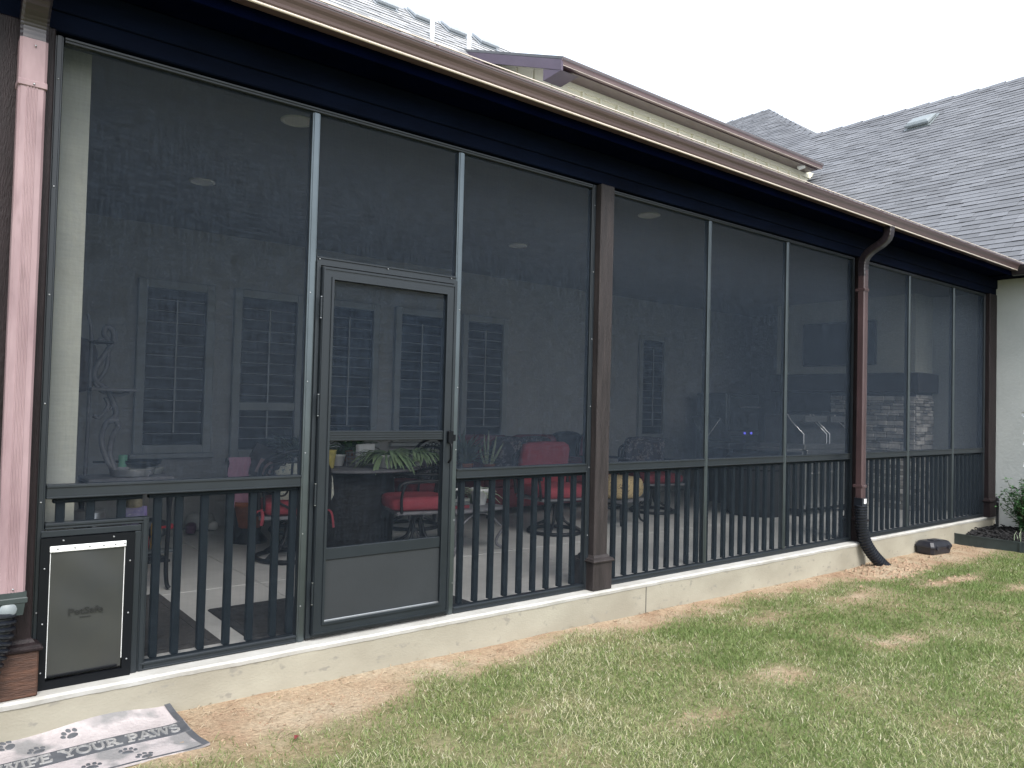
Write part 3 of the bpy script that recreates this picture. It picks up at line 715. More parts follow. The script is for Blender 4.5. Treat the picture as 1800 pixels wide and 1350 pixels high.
# ------------------------------------------------------------------ screen bays
ZT, ZR0, ZR1 = 3.005, .862, .928
picket_me = MB().box(-.0185, .0185, .012, .046, .045, .85, c=.003).mesh('picket'); picket_me.materials.append(ALU_D)
picket_s = MB().box(-.0185, .0185, .012, .046, .735, .85, c=.003).mesh('picket'); picket_s.materials.append(ALU_D)
screw_me = MB().lathe([(.0045, 0), (.0045, .0015), (.0025, .0032), (.0005, .0036)], n=8).mesh('screw'); screw_me.materials.append(STEEL_SCREW)
def screw(x, y, z, parent): link('screw', screw_me, parent, (x, y, z), (PI/2, 0, 0))
def vbar(p, x0, x1, z0, z1, name='mullion', m=None):
    b = MB(); b.box(x0, x1, -.022, .028, z0, z1, c=.003); b.box(x0+.008, x1-.008, -.027, -.018, z0, z1, c=.002)
    return b.build(name, m or ALU, p)
def hbar(p, x0, x1, z0, z1, name, m=None, y0=-.022):
    b = MB(); b.box(x0, x1, y0, .028, z0, z1, c=.003); b.box(x0, x1, y0-.006, y0+.004, z1-.014, z1-.002, c=.002); b.box(x0, x1, y0-.006, y0+.004, z0+.002, z0+.010, c=.002)
    return b.build(name, m or ALU, p)
def scr(p, x0, x1, z0, z1, m=SCREEN, y=-.004):
    """a screen panel sags very slightly, so it is a grid, not one flat face"""
    n, k = 10, 12; rs = []
    for i in range(n+1):
        rs.append([(x0+(x1-x0)*i/n, y+.004*math.sin(PI*i/n)*math.sin(PI*j/k)*(1+.5*mnoise.noise(Vector((i*.9+x0, j*.7, 0)))), z0+(z1-z0)*j/k) for j in range(k+1)])
    mb = MB(); mb.rings(rs, False, True, closed=False); return mb.build('screen_panel', m, p, fix=False)
def bay(label, x0, x1, panels, frames, pk, group='screened porch bays'):
    t = thing('screen_bay', label, 'screened wall', (0, 0, 0), 0, group)
    return t
# bay A, with entry door and pet door
A = thing('screen_bay', 'left screened bay that holds the entry door and the pet door', 'screened wall', (0, 0, 0), 0, 'screened porch bays')
vbar(A, .527, .565, .001, ZT, 'side_rail'); vbar(A, 4.012, 4.052, .001, ZT, 'side_rail')
hbar(A, .567, 4.01, 2.975, ZT, 'head_rail')
for x0, x1 in ((1.795, 1.842), (2.800, 2.845)): vbar(A, x0, x1, .001, 2.973, m=ALU_M)
hbar(A, .567, 1.793, ZR0, ZR1, 'chair_rail'); hbar(A, 2.847, 4.01, ZR0, ZR1, 'chair_rail')
hbar(A, .99, 1.793, .001, .042, 'bottom_rail'); hbar(A, 2.847, 4.01, .001, .042, 'bottom_rail')
hbar(A, .567, .985, .722, .752, 'bottom_rail'); vbar(A, .975, 1.012, .001, .752, 'mullion')
hbar(A, 1.844, 2.798, 2.125, 2.165, 'door_header')
for x in (.632, .757, .893): link('picket', picket_s, A, (x, 0, 0))
for x in (1.06, 1.162, 1.289, 1.421, 1.543, 1.673, 1.770): link('picket', picket_me, A, (x, 0, 0))
for i in range(9): link('picket', picket_me, A, (2.923+.126*i, 0, 0))
for x0, x1 in ((1.014, 1.793), (2.847, 4.01)): MB().box(x0, x1, .010, .05, .838, .860, c=.003).build('picket_rail', ALU_D, A)
MB().box(.60, .985, .010, .05, .838, .860, c=.003).build('picket_rail', ALU_D, A)
scr(A, .565, 1.795, ZR1-.005, 2.98); scr(A, 2.845, 4.012, ZR1-.005, 2.98); scr(A, 1.842, 2.80, 2.16, 2.98)
scr(A, 1.010, 1.795, .038, ZR0+.004, SCREEN_L); scr(A, .565, .99, .748, ZR0+.004, SCREEN_L); scr(A, 2.845, 4.012, .038, ZR0+.004, SCREEN_L)
for z in (.35, .85, 1.3, 1.8, 2.3, 2.8):
    screw(.546, -.027, z, A); screw(4.032, -.027, z+.05, A)
for z in (.2, .6, 1.05, 1.45, 1.95): screw(1.81, -.027, z, A); screw(2.832, -.027, z, A)
def simple_bay(label, x0, x1, mx, px0, pn):
    t = thing('screen_bay', label, 'screened wall', (0, 0, 0), 0, 'screened porch bays')
    vbar(t, x0, x0+.036, .001, ZT, 'side_rail'); vbar(t, x1-.036, x1, .001, ZT, 'side_rail'); hbar(t, x0+.038, x1-.038, 2.975, ZT, 'head_rail')
    hbar(t, x0+.038, x1-.038, .001, .042, 'bottom_rail')
    ed = [x0+.036]+[e for m_ in mx for e in (m_-.021, m_+.021)]+[x1-.036]
    for m_ in mx: vbar(t, m_-.020, m_+.020, .044, 2.973, m=ALU_M)
    for i in range(0, len(ed), 2):
        hbar(t, ed[i]+.002, ed[i+1]-.002, ZR0, ZR1, 'chair_rail'); MB().box(ed[i]+.004, ed[i+1]-.004, .010, .05, .838, .860, c=.003).build('picket_rail', ALU_D, t)
        scr(t, ed[i], ed[i+1], ZR1-.005, 2.98); scr(t, ed[i], ed[i+1], .038, ZR0+.004, SCREEN_L)
    x = px0
    while x < x1-.06:
        if all(abs(x-m_) > .045 for m_ in mx): link('picket', picket_me, t, (x, 0, 0))
        x += .1275
    return t
simple_bay('middle screened bay between the weathered post and the brown downspout', 4.198, 7.93, (5.44, 6.65), 4.36, 29)
simple_bay('far right screened bay beyond the brown downspout', 8.088, 11.487, (9.235, 10.475), 8.20, 26)

# ------------------------------------------------------------------ entry door
door = thing('screen_door', 'bronze aluminium screen entry door with a solid lower panel', 'door', (1.86, -.03, .02))
DWd, DH = .925, 2.085
def fr(name, w0, m, y0, y1, x0, x1, z0, z1):
    b = MB()
    def mit(pts): b.prism(pts, y0, y1, 1)
    mit([(x0, z0), (x1, z0), (x1-w0, z0+w0), (x0+w0, z0+w0)]); mit([(x0, z1), (x0+w0, z1-w0), (x1-w0, z1-w0), (x1, z1)])
    mit([(x0, z0), (x0+w0, z0+w0), (x0+w0, z1-w0), (x0, z1)]); mit([(x1, z0), (x1, z1), (x1-w0, z1-w0), (x1-w0, z0+w0)])
    return b.build(name, m, door)
# outer jamb, then the leaf with stiles, mid rail and kick panel, stepped in profile
fr('jamb', .022, ALU, -.006, .03, -.018, DWd+.016, -.004, DH+.03)
fr('leaf_frame', .068, ALU, -.03, .006, .008, DWd-.008, .012, DH-.002)
fr('leaf_bead', .014, ALU, -.038, -.028, .062, DWd-.062, .066, DH-.056)
fr('leaf_bead', .008, ALU, -.036, -.029, .012, DWd-.012, .018, DH-.008)
zc = 1.098
b = MB(); b.box(.077, DWd-.077, -.028, .004, zc-.002, zc+.058, c=.002)
for k in range(4): b.box(.077, DWd-.077, -.032, -.026, zc+.003+k*.0145, zc+.009+k*.0145, c=.001)
b.build('mid_rail', ALU, door)
MB().box(.077, DWd-.077, -.028, .004, .425, .492, c=.003).build('lock_rail', ALU, door)
MB().box(.077, DWd-.077, -.020, .000, .08, .423).build('kick_panel', KICK, door)
MB().box(.074, DWd-.074, -.026, -.018, .076, .088, c=.002).build('kick_trim', STEEL, door)
def dscr(z0, z1, m=SCREEN_D):
    MB().quad((.075, -.012, z0), (DWd-.075, -.012, z0), (DWd-.075, -.012, z1), (.075, -.012, z1)).build('screen_panel', m, door, fix=False)
dscr(.49, zc, SCREEN_L); dscr(zc+.056, DH-.068)
hd = MB().box(DWd-.048, DWd-.012, -.058, -.030, 1.075, 1.155, c=.006).build('handle', BLACK_PL, door)
MB().tube(bez([(DWd-.036, -.05, 1.08), (DWd-.036, -.068, 1.06), (DWd-.038, -.07, 1.02), (DWd-.040, -.066, .975), (DWd-.042, -.045, .955)], 16), .007, 8).build('lever', BLACK_PL, hd)
MB().box(DWd-.014, DWd+.012, -.046, -.028, 1.09, 1.13, c=.003).build('strike', BLACK_PL, hd)
for z in (.25, .80, 1.30, 1.85):
    h = MB().tube([(.000, -.036, z-.055), (.000, -.036, z+.055)], .006, 8).build('hinge', ALU, door)
    for e in (-.062, .058): MB().lathe([(.0065, e), (.0065, e+.004)], (0, -.036, z), 8).build('hinge_tip', STEEL_SCREW, h)
for x in (.05, .35, .62, .88): screw(x, -.028, DH+.085, door) if False else None
for x in (1.86, 2.3, 2.76): screw(x, -.030, 2.146, A)

# ------------------------------------------------------------------ pet door
pet = thing('pet_door', 'black framed pet door with a tinted flap and white top strip', 'pet door', (.550, -.028, .001))
PW, PH = .425, .718
b = MB()
b.box(0, PW, -.004, .02, PH-.03, PH, c=.003); b.box(PW-.03, PW, -.004, .02, 0, PH-.031, c=.003)
b.build('mount_frame', ALU, pet)
b = MB(); x1, z1, y0 = PW-.032, PH-.032, -.018
w0 = .038
for pts in ([(0, 0), (x1, 0), (x1-w0, w0), (w0, w0)], [(0, z1), (w0, z1-w0), (x1-w0, z1-w0), (x1, z1)], [(0, 0), (w0, w0), (w0, z1-w0), (0, z1)], [(x1, 0), (x1, z1), (x1-w0, z1-w0), (x1-w0, w0)]):
    b.prism(pts, y0, .012, 1)
b.build('frame', BLACK_PL, pet)
b = MB(); fx0, fx1, fz0, fz1 = w0+.004, x1-w0-.004, w0+.012, z1-w0-.002
b.rings([[(fx0+(fx1-fx0)*i/12, -.008-.006*math.sin(PI*i/12)*(.4+.6*math.sin(PI*j/16))-.002*math.sin(j*.9+i*.5)*(0 < i < 12), fz0+(fz1-fz0)*j/16) for j in range(17)] for i in range(13)], False, True, closed=False)
b.build('flap', FLAP, pet, fix=False)
MB().box(w0-.002, x1-w0+.002, -.020, -.008, z1-w0-.028, z1-w0+.002, c=.003).build('top_strip', WHITE_STRIP, pet)
MB().tube([(w0+.003, -.0115, w0+.015), (w0+.003, -.0115, z1-w0-.03)], .0018, 6).build('edge_strip', WHITE_STRIP, pet)
MB().tube([(x1-w0-.003, -.0115, w0+.05), (x1-w0-.003, -.0115, z1-w0-.03)], .0018, 6).build('edge_strip', WHITE_STRIP, pet)
MB().box(w0+.008, x1-w0-.02, -.016, -.010, w0+.012, w0+.024, c=.002).build('magnet_bar', BLACK_PL, pet)
for x in (.08, .15, .21, .27, .32, .36): screw(x-.012, -.021, z1-w0-.012, pet)
for z in (.08, .30, .55): screw(.018, -.019, z, pet); screw(x1-.018, -.019, z, pet)
for x in (.09, .30): screw(x, -.019, z1-.014, pet)
def text_mesh(s, size, depth, off=0.):
    cu = bpy.data.curves.new('t', 'FONT'); cu.body = s; cu.size = size; cu.extrude = depth; cu.align_x = 'CENTER'; cu.offset = off; cu.resolution_u = 4
    o = bpy.data.objects.new('t', cu); COL.objects.link(o)
    bpy.context.view_layer.update(); me = bpy.data.meshes.new_from_object(o.evaluated_get(bpy.context.evaluated_depsgraph_get()))
    bpy.data.objects.remove(o); return me
me = text_mesh('PetSafe', .040, .0008, .0008); me.materials.append(LOGO)
lo = link('lettering', me, pet, (.192, -.0185, .325), (PI/2, 0, 0)); lo.scale = (1.25, 1.05, 1)
MB().box(.168, .214, -.0186, -.0170, .308, .311).build('small_print', LOGO, pet)

# ------------------------------------------------------------------ downspouts and drain pipes
def rect_sweep(pts, w_, d_, m, name, parent, ribs=0, wav=0.):
    """rectangular pipe section swept along pts (all in a y-z plane at x)"""
    rs = []; P = [Vector(p) for p in pts]
    for i, p in enumerate(P):
        t = (P[min(i+1, len(P)-1)]-P[max(i-1, 0)]).normalized(); nrm = Vector((0, -t.z, t.y)) if True else None
        k = 1+wav*(1 if i % 2 else 0); ring = []
        c = .2
        for a, b_ in ((-1, -1+c), (-1+c, -1), (1-c, -1), (1, -1+c), (1, 1-c), (1-c, 1), (-1+c, 1), (-1, 1-c)):
            ring.append(p+Vector((a*w_/2*k, 0, 0))+nrm*(-b_*d_/2*k))
        rs.append(ring)
    return MB().rings(rs, True, False).build(name, m, parent)
def fluted(x, w_, d_, yc, z0, z1, m, parent, name='pipe'):
    """downspout leg with raised flutes on its front"""
    pr = []; n = 4
    front = yc-d_/2; back = yc+d_/2; hw = w_/2
    pr += [(-hw+.008, back), (-hw, back-.008), (-hw, front+.010), (-hw+.010, front)]
    for i in range(n):
        c = w_*(i-(n-1)/2)*.105; q = w_*.024
        pr += [(c-q*1.3, front), (c-q*.6, front-.0032), (c+q*.6, front-.0032), (c+q*1.3, front)]
    pr += [(hw-.010, front), (hw, front+.010), (hw, back-.008), (hw-.008, back)]
    rs = []; k = 12
    for j in range(k+1):
        z = z0+(z1-z0)*j/k; s = .0012
        rs.append([(x+a+s*mnoise.noise(Vector((a*20, j*1.7, x))), b_+s*mnoise.noise(Vector((a*20, j*1.3+9, x))), z) for a, b_ in pr])
    return MB().rings(rs, True, False).build(name, m, parent)
d1 = thing('downspout', 'downspout on the left corner post, coloured pink for glare', 'downspout', (0, 0, 0))
X1 = .432; Y1 = -.125
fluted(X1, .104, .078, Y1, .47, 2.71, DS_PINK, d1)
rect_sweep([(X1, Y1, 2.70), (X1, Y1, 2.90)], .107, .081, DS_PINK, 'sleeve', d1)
pts = bez([(X1, Y1, 2.89), (X1, Y1, 2.96), (X1, Y1-.03, 3.02), (X1, Y1-.10, 3.08), (X1, Y1-.20, 3.13), (X1, Y1-.27, 3.19), (X1, Y1-.285, 3.27)], 36)
rect_sweep(pts, .106, .080, DS_DK, 'elbow', d1, wav=.02)
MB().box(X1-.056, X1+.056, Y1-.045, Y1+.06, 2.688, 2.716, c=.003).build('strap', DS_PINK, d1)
for z in (2.70, 2.87, .50): screw(X1+.005, Y1-.046, z, d1)
d2 = thing('downspout', 'brown downspout with a curved top at the right hand post', 'downspout', (0, 0, 0))
X2 = 7.86; Y2 = -.150
fluted(X2, .085, .075, Y2, .47, 2.84, DS_BR, d2)
pts = bez([(X2, Y2, 2.78), (X2, Y2, 2.90), (X2, Y2-.025, 2.985), (X2, Y2-.09, 3.045), (X2, Y2-.19, 3.10), (X2, Y2-.25, 3.16), (X2, Y2-.268, 3.27)], 40)
rect_sweep(pts, .087, .077, DS_DK, 'elbow', d2, wav=.03)
for z in (.58, 2.62):
    MB().box(X2-.046, X2+.046, Y2-.044, Y2+.06, z, z+.03, c=.003).build('strap', DS_BR, d2)
screw(X2, Y2-.045, .60, d2)
def corrug(pts, r, label, name='drain_pipe'):
    t = thing(name, label, 'drain pipe', (0, 0, 0)); P = bez(pts, 150); L = sum((P[i+1]-P[i]).length for i in range(len(P)-1))
    # resample at half-pitch
    pitch = .028; n = int(L/pitch*4); acc = [0]
    for i in range(len(P)-1): acc.append(acc[-1]+(P[i+1]-P[i]).length)
    Q, R = [], []
    for k in range(n+1):
        s = L*k/n; i = min(len(P)-2, max(0, int(np.searchsorted(acc, s))-1)); f = (s-acc[i])/max(1e-9, acc[i+1]-acc[i])
        Q.append(P[i].lerp(P[i+1], f)); R.append(r*(1.0 if k % 4 in (1, 2) else .80))
    MB().tube(Q, R, 20, smooth=False).build('hose', CORR, t); return t
c1 = corrug([(.395, -.135, .40), (.385, -.14, .30), (.355, -.15, .20), (.30, -.175, .08), (.22, -.21, -.05), (.12, -.25, -.16), (.02, -.3, -.26)], .068, 'black corrugated drain hose under the pink downspout')
b = MB(); b.rings([[(X1-a, Y1-d_, z), (X1+a, Y1-d_, z), (X1+a, Y1+d_, z), (X1-a, Y1+d_, z)] for a, d_, z in ((.056, .044, .485), (.056, .044, .462), (.060, .047, .458), (.060, .047, .44), (.052, .044, .435), (.046, .04, .385))], True, False)
b.build('adapter', EDGING, c1)
MB().lathe([(.034, 0), (.03, .006), (.005, .009)], n=14).build('adapter_boss', VENT, c1, (X1-.01, Y1-.042, .415)).rotation_euler = (rad(80), 0, 0)
c2 = corrug([(7.86, -.155, .40), (7.862, -.158, .28), (7.872, -.165, .16), (7.90, -.185, .03), (7.96, -.225, -.09), (8.05, -.28, -.20), (8.15, -.34, -.30)], .064, 'black corrugated drain hose curving into the soil at the brown downspout')
b = MB(); b.rings([[(X2-a, Y2-d_, z), (X2+a, Y2-d_, z), (X2+a, Y2+d_, z), (X2-a, Y2+d_, z)] for a, d_, z in ((.048, .042, .475), (.048, .042, .43), (.05, .045, .385))], True, False)
b.build('adapter', CORR, c2)
MB().box(X2-.012, X2+.036, Y2-.049, Y2-.043, .415, .465, c=.002).build('adapter_boss', WHITE_STRIP, c2)

# ------------------------------------------------------------------ paw doormat
MAT = thing('doormat', 'grey rubber doormat with paw prints and the words WIPE YOUR PAWS', 'doormat', (.745, -.345, -.2))
MW, MH = .385, .262          # half sizes
def mz(x, y):
    h = .006+.004*math.sin(x*7+1)+.003*math.sin(y*14)
    t = max(0, (y-.10)/.16); h += .055*t*t*(1+.35*math.sin(x*9+.6))      # back edge rides up the slab
    h += .010*max(0, (x-.28)/.1)**2
    return h
def skew(x, y): return (x-.03*(y/.26)+.012*math.sin(y*9), y)
def onmat(x, y, h): 
    a, b_ = skew(x, y); return (a, b_, mz(x, y)+h)
nxm, nym = 46, 30
rows = []
for i in range(nxm+1):
    x = -MW+2*MW*i/nxm; ring = []
    for j in range(nym+1): ring.append(onmat(x, -MH+2*MH*j/nym, .006))
    rows.append(ring)
b = MB(); b.rings(rows, False, True, closed=False)
edge = [onmat(-MW+2*MW*i/nxm, -MH, .006) for i in range(nxm+1)]+[onmat(MW, -MH+2*MH*j/nym, .006) for j in range(1, nym+1)]+[onmat(MW-2*MW*i/nxm, MH, .006) for i in range(1, nxm+1)]+[onmat(-MW, MH-2*MH*j/nym, .006) for j in range(1, nym)]
low = [(p[0], p[1], p[2]-.009) for p in edge]
b.add(edge+low, [(i, (i+1) % len(edge), len(edge)+(i+1) % len(edge), len(edge)+i) for i in range(len(edge))])
b.build('base', PAW_W, MAT)
def strip(x0, x1, y0, y1, h, m, name, n=40, k=2):
    t = MB(); rs = [[onmat(x0+(x1-x0)*i/n, y0, .004)]+[onmat(x0+(x1-x0)*i/n, y0+(y1-y0)*j/k, h) for j in range(k+1)]+[onmat(x0+(x1-x0)*i/n, y1, .004)] for i in range(n+1)]
    t.rings(rs, False, False, closed=False); return t.build(name, m, MAT)
BY0, BY1 = -.062, .050
strip(-MW+.002, MW-.004, BY0, BY1, .0085, PAW_D, 'text_band')
strip(MW-.028, MW-.001, BY1+.006, MH-.002, .0075, PAW_D, 'border', 8); strip(MW-.028, MW-.001, -MH+.002, BY0-.006, .0075, PAW_D, 'border', 8)
strip(-MW+.004, MW-.03, -MH+.002, -MH+.014, .0075, PAW_D, 'border')
GL = {  # strokes: polylines in a unit cell, thick flag
 'W': (1.28, [[(0.02, 1), (.33, 0)], [(.33, 0), (.64, 1)], [(.64, 1), (.95, 0)], [(.95, 0), (1.26, 1)]], [(.02, 1), (.64, 1), (1.26, 1)]),
 'I': (.36, [[(.18, 0), (.18, 1)]], [(.18, 0), (.18, 1)]),
 'P': (.74, [[(.14, 0), (.14, 1)], [(.14, 1), (.5, 1), (.66, .88), (.70, .73), (.64, .57), (.5, .47), (.14, .47)]], [(.14, 0), (.14, 1)]),
 'E': (.76, [[(.14, 0), (.14, 1)], [(.14, 1), (.68, 1), (.70, .84)], [(.14, .52), (.56, .52)], [(.14, 0), (.68, 0), (.72, .18)]], [(.14, 0), (.14, 1)]),
 'Y': (.96, [[(.05, 1), (.48, .47)], [(.91, 1), (.48, .47)], [(.48, .47), (.48, 0)]], [(.05, 1), (.91, 1), (.48, 0)]),
 'O': (1.0, [[(.5+.46*math.sin(t*PI/8), .5+.5*math.cos(t*PI/8)) for t in range(17)]], []),
 'U': (.94, [[(.14, 1), (.14, .32), (.22, .1), (.36, 0), (.56, 0), (.70, .1), (.78, .32), (.78, 1)]], [(.14, 1), (.78, 1)]),
 'R': (.92, [[(.14, 0), (.14, 1)], [(.14, 1), (.5, 1), (.66, .88), (.70, .74), (.64, .59), (.5, .5), (.14, .5)], [(.42, .5), (.84, 0)]], [(.14, 0), (.14, 1), (.84, 0)]),
 'A': (.98, [[(.06, 0), (.49, 1)], [(.49, 1), (.92, 0)], [(.22, .34), (.76, .34)]], [(.06, 0), (.92, 0)]),
 'S': (.72, [[(.62, .80), (.60, .92), (.46, 1), (.28, 1), (.13, .9), (.10, .74), (.20, .6), (.38, .52), (.56, .44), (.64, .28), (.60, .1), (.44, 0), (.26, 0), (.10, .1), (.08, .22)]], []),
 ' ': (.5, [], [])}
def word(s, x0, x1, y0, y1):
    tot = sum(GL[c][0]+.10 for c in s)-.10; k = (x1-x0)/tot; hgt = y1-y0; x = x0
    for c in s:
        wd, strokes, serifs = GL[c]
        if strokes:
            t = MB()
            def bar(p, q, w_, ext=.0):
                p, q = Vector((p[0], p[1])), Vector((q[0], q[1])); d_ = (q-p).normalized(); n_ = Vector((-d_.y, d_.x)); p = p-d_*ext; q = q+d_*ext
                lo_, hi = [], []
                for e, (u_, s_) in enumerate(((p, -1), (p, 1), (q, 1), (q, -1))):
                    a_ = u_+n_*s_*w_; lo_.append(onmat(a_.x, a_.y, .007)); a2 = u_+n_*s_*w_*.62; hi.append(onmat(a2.x, a2.y, .0135))
                t.rings([lo_, hi], True, False)
            for st in strokes:
                Q = [(x+px_*k, y0+py_*hgt) for px_, py_ in st]
                for i in range(len(Q)-1):
                    thin = (c in 'WAY' and st[0][0] > st[-1][0]-.5 and False)
                    bar(Q[i], Q[i+1], .0062, .002)
            for px_, py_ in serifs: bar((x+px_*k-.014, y0+py_*hgt), (x+px_*k+.014, y0+py_*hgt), .0032)
            t.build('letter', PAW_L, MAT)
        x += (wd+.10)*k
word('WIPE YOUR PAWS', -.350, .345, BY0+.022, BY1-.022)
def paw(cx, cy, s, an):
    t = MB(); ca, sa = math.cos(an), math.sin(an)
    def blob(ox, oy, a, b_, h=1.):
        pts0, pts1 = [], []
        for k in range(12):
            th = 2*PI*k/12; px_, py_ = ox+a*math.cos(th), oy+b_*math.sin(th)*(1 if math.sin(th) > 0 else h)
            for f, L in ((1, pts0), (.8, pts1)):
                qx, qy = ox+(px_-ox)*f, oy+(py_-oy)*f
                L.append(onmat(cx+s*(ca*qx-sa*qy), cy+s*(sa*qx+ca*qy), .0045 if f == 1 else .0088))
        t.rings([pts0, pts1], True, False)
    blob(0, -.25, .55, .45, .7); blob(-.62, .22, .20, .28); blob(-.24, .55, .20, .30); blob(.24, .55, .20, .30); blob(.62, .22, .20, .28)
    t.build('paw_print', PAW_D, MAT)
for p in ((-.06, .165, .048, .5), (-.20, .10, .046, .4), (-.29, .195, .046, .9), (.10, -.125, .046, -.3), (-.055, -.185, .046, -.2), (.14, -.215, .046, .2), (-.25, -.16, .046, .2)): paw(*p)

# ------------------------------------------------------------------ black utility box by the slab
bx = thing('utility_box', 'black plastic utility box lying on the grass by the slab', 'box', (9.50, -.20, float(gz(np.array(9.50), np.array(-.20)))-.004), rad(-8)); bx.scale = (.88, .88, 1)
def rr(hx, hy, z, c=.03): return [(-hx+c, -hy, z), (hx-c, -hy, z), (hx, -hy+c, z), (hx, hy-c, z), (hx-c, hy, z), (-hx+c, hy, z), (-hx, hy-c, z), (-hx, -hy+c, z)]
MB().rings([rr(.20, .105, .0), rr(.215, .115, .02), rr(.225, .125, .085)], True, False).build('base', BOXM, bx)
MB().rings([rr(.232, .130, .078), rr(.236, .134, .088), rr(.234, .132, .102), rr(.205, .105, .145), rr(.185, .09, .152)], True, False).build('lid', BOXM, bx)
b = MB(); b.box(-.07, .07, -.05, .05, .150, .160, c=.006); b.build('lid_panel', BOXM, bx)
for x in (-.13, .13): MB().box(x-.025, x+.025, -.146, -.128, .06, .115, c=.005).build('latch', BOXM, bx)
MB().box(.05, .12, -.03, .02, .1525, .1545).build('sticker', VENT, bx)

# ------------------------------------------------------------------ flower bed
bed_z = -.20
def bed():
    b = MB(); n = 26; rs = []
    for i in range(n+1):
        x = 10.46+1.30*i/n; r_ = []
        for j in range(31):
            y = -.07-2.6*j/30; z = -.235+.10*max(0, min(1, (x-10.45)/.5))+.05*mnoise.noise(Vector((x*9, y*9, 0)))*min(1, i/3)
            if y > -.13: z += .0
            r_.append((x, y, z))
        rs.append(r_)
    b.rings(rs, False, False, closed=False); o = b.build('mulch_bed', MULCH, fix=False); struct(o)
bed()
mc = MB()
for k in range(900):
    x = random.uniform(10.5, 11.74); y = random.uniform(-1.6, -.08); z = -.235+.10*max(0, min(1, (x-10.45)/.5))+random.uniform(-.01, .035)
    a_ = random.uniform(0, PI); l, w_ = random.uniform(.02, .06), random.uniform(.006, .014); t_ = random.uniform(-.4, .4)
    ca, sa = math.cos(a_), math.sin(a_)
    P = [(x+ca*s*l-sa*q*w_, y+sa*s*l+ca*q*w_, z+s*l*t_+h) for h in (0, .008) for s in (-.5, .5) for q in (-1, 1)]
    mc.add(P, [(0, 1, 3, 2), (4, 6, 7, 5), (0, 4, 5, 1), (2, 3, 7, 6), (0, 2, 6, 4), (1, 5, 7, 3)])
o = mc.build('mulch_chip', MULCH, fix=False); o['kind'] = 'stuff'
# curved metal edging with a stake
ed = thing('bed_edging', 'dark green metal edging strip round the mulch bed', 'garden edging', (0, 0, 0))
P = bez([(10.44, -.064, 0), (10.42, -.35, 0), (10.43, -.7, 0), (10.46, -1.1, 0), (10.5, -1.8, 0), (10.55, -2.6, 0)], 40)
rs = [[(p.x-.004, p.y, -.30), (p.x+.004, p.y, -.30), (p.x+.004, p.y, -.125), (p.x-.004, p.y, -.125)] for p in P]
MB().rings(rs, True, False).build('strip', EDGING, ed); rs2 = [[(p.x-.009, p.y, -.137), (p.x+.006, p.y, -.137), (p.x+.006, p.y, -.121), (p.x-.009, p.y, -.121)] for p in P]
MB().rings(rs2, True, False).build('rolled_top', EDGING, ed)
MB().box(10.418, 10.432, -.80, -.775, -.34, -.13, c=.003).build('stake', EDGING, ed)
t = thing('pipe_stake', 'short upright grey pipe standing in the mulch against the stucco wall', 'pipe', (11.62, -.14, -.2))
MB().lathe([(.017, -.05), (.017, .44), (.02, .44), (.02, .475), (.012, .48)], n=12).build('tube', GALV, t)
MB().lathe([(.024, .40), (.024, .415)], n=12).build('collar', GALV, t)
# evergreen shrub: stems with individual leaves
def leaf(mb, p, d, l, w_, droop=.25, nrm=None):
    p, d = Vector(p), Vector(d).normalized(); sd_ = d.cross(Vector((random.uniform(-.4, .4), random.uniform(-.4, .4), 1))).normalized(); upv = sd_.cross(d)
    a_ = p+d*l*.5; c_ = p+d*l-upv*l*droop
    mb.add([p, a_+sd_*w_+upv*.1*l, c_, a_-sd_*w_+upv*.1*l, a_], [(0, 1, 4), (1, 2, 4), (2, 3, 4), (3, 0, 4)])
def shrub():
    t = thing('shrub', 'green leafy shrub in the mulch bed against the grey stucco wall', 'shrub', (11.34, -.58, -.16))
    st = MB(); lf = MB()
    for k in range(64):
        an = random.uniform(0, 2*PI); sp = random.uniform(.03, .34); h = random.uniform(.28, .72)
        P = bez([(0, 0, 0), (sp*.3*math.cos(an), sp*.3*math.sin(an), h*.4), (sp*math.cos(an), sp*math.sin(an), h)], 10)
        st.tube(P, [.006-.0004*i for i in range(len(P))], 5)
        for i in range(2, len(P)):
            for q in range(7):
                a2 = random.uniform(0, 2*PI); leaf(lf, P[i]+Vector((random.uniform(-.02, .02), random.uniform(-.02, .02), random.uniform(-.03, .03))), (math.cos(a2), math.sin(a2), random.uniform(-.1, .7)), random.uniform(.04, .07), random.uniform(.012, .019))
    st.build('stem', STEM, t); lf.build('leaf', LEAF, t, fix=False)['kind'] = 'stuff'
shrub()
t = thing('bulb_shoots', 'few thin pale green shoots sprouting from the mulch beside the shrub', 'plant', (10.78, -.66, -.17)); b = MB()
for k in range(9):
    x, y = random.uniform(-.14, .14), random.uniform(-.2, .06); h = random.uniform(.05, .20)
    b.tube([(x, y, -.03), (x+random.uniform(-.01, .01), y, h*.6), (x+random.uniform(-.04, .04), y+random.uniform(-.03, .03), h)], [.004, .0035, .001], 5)
b.build('blade', LEAF_P, t)
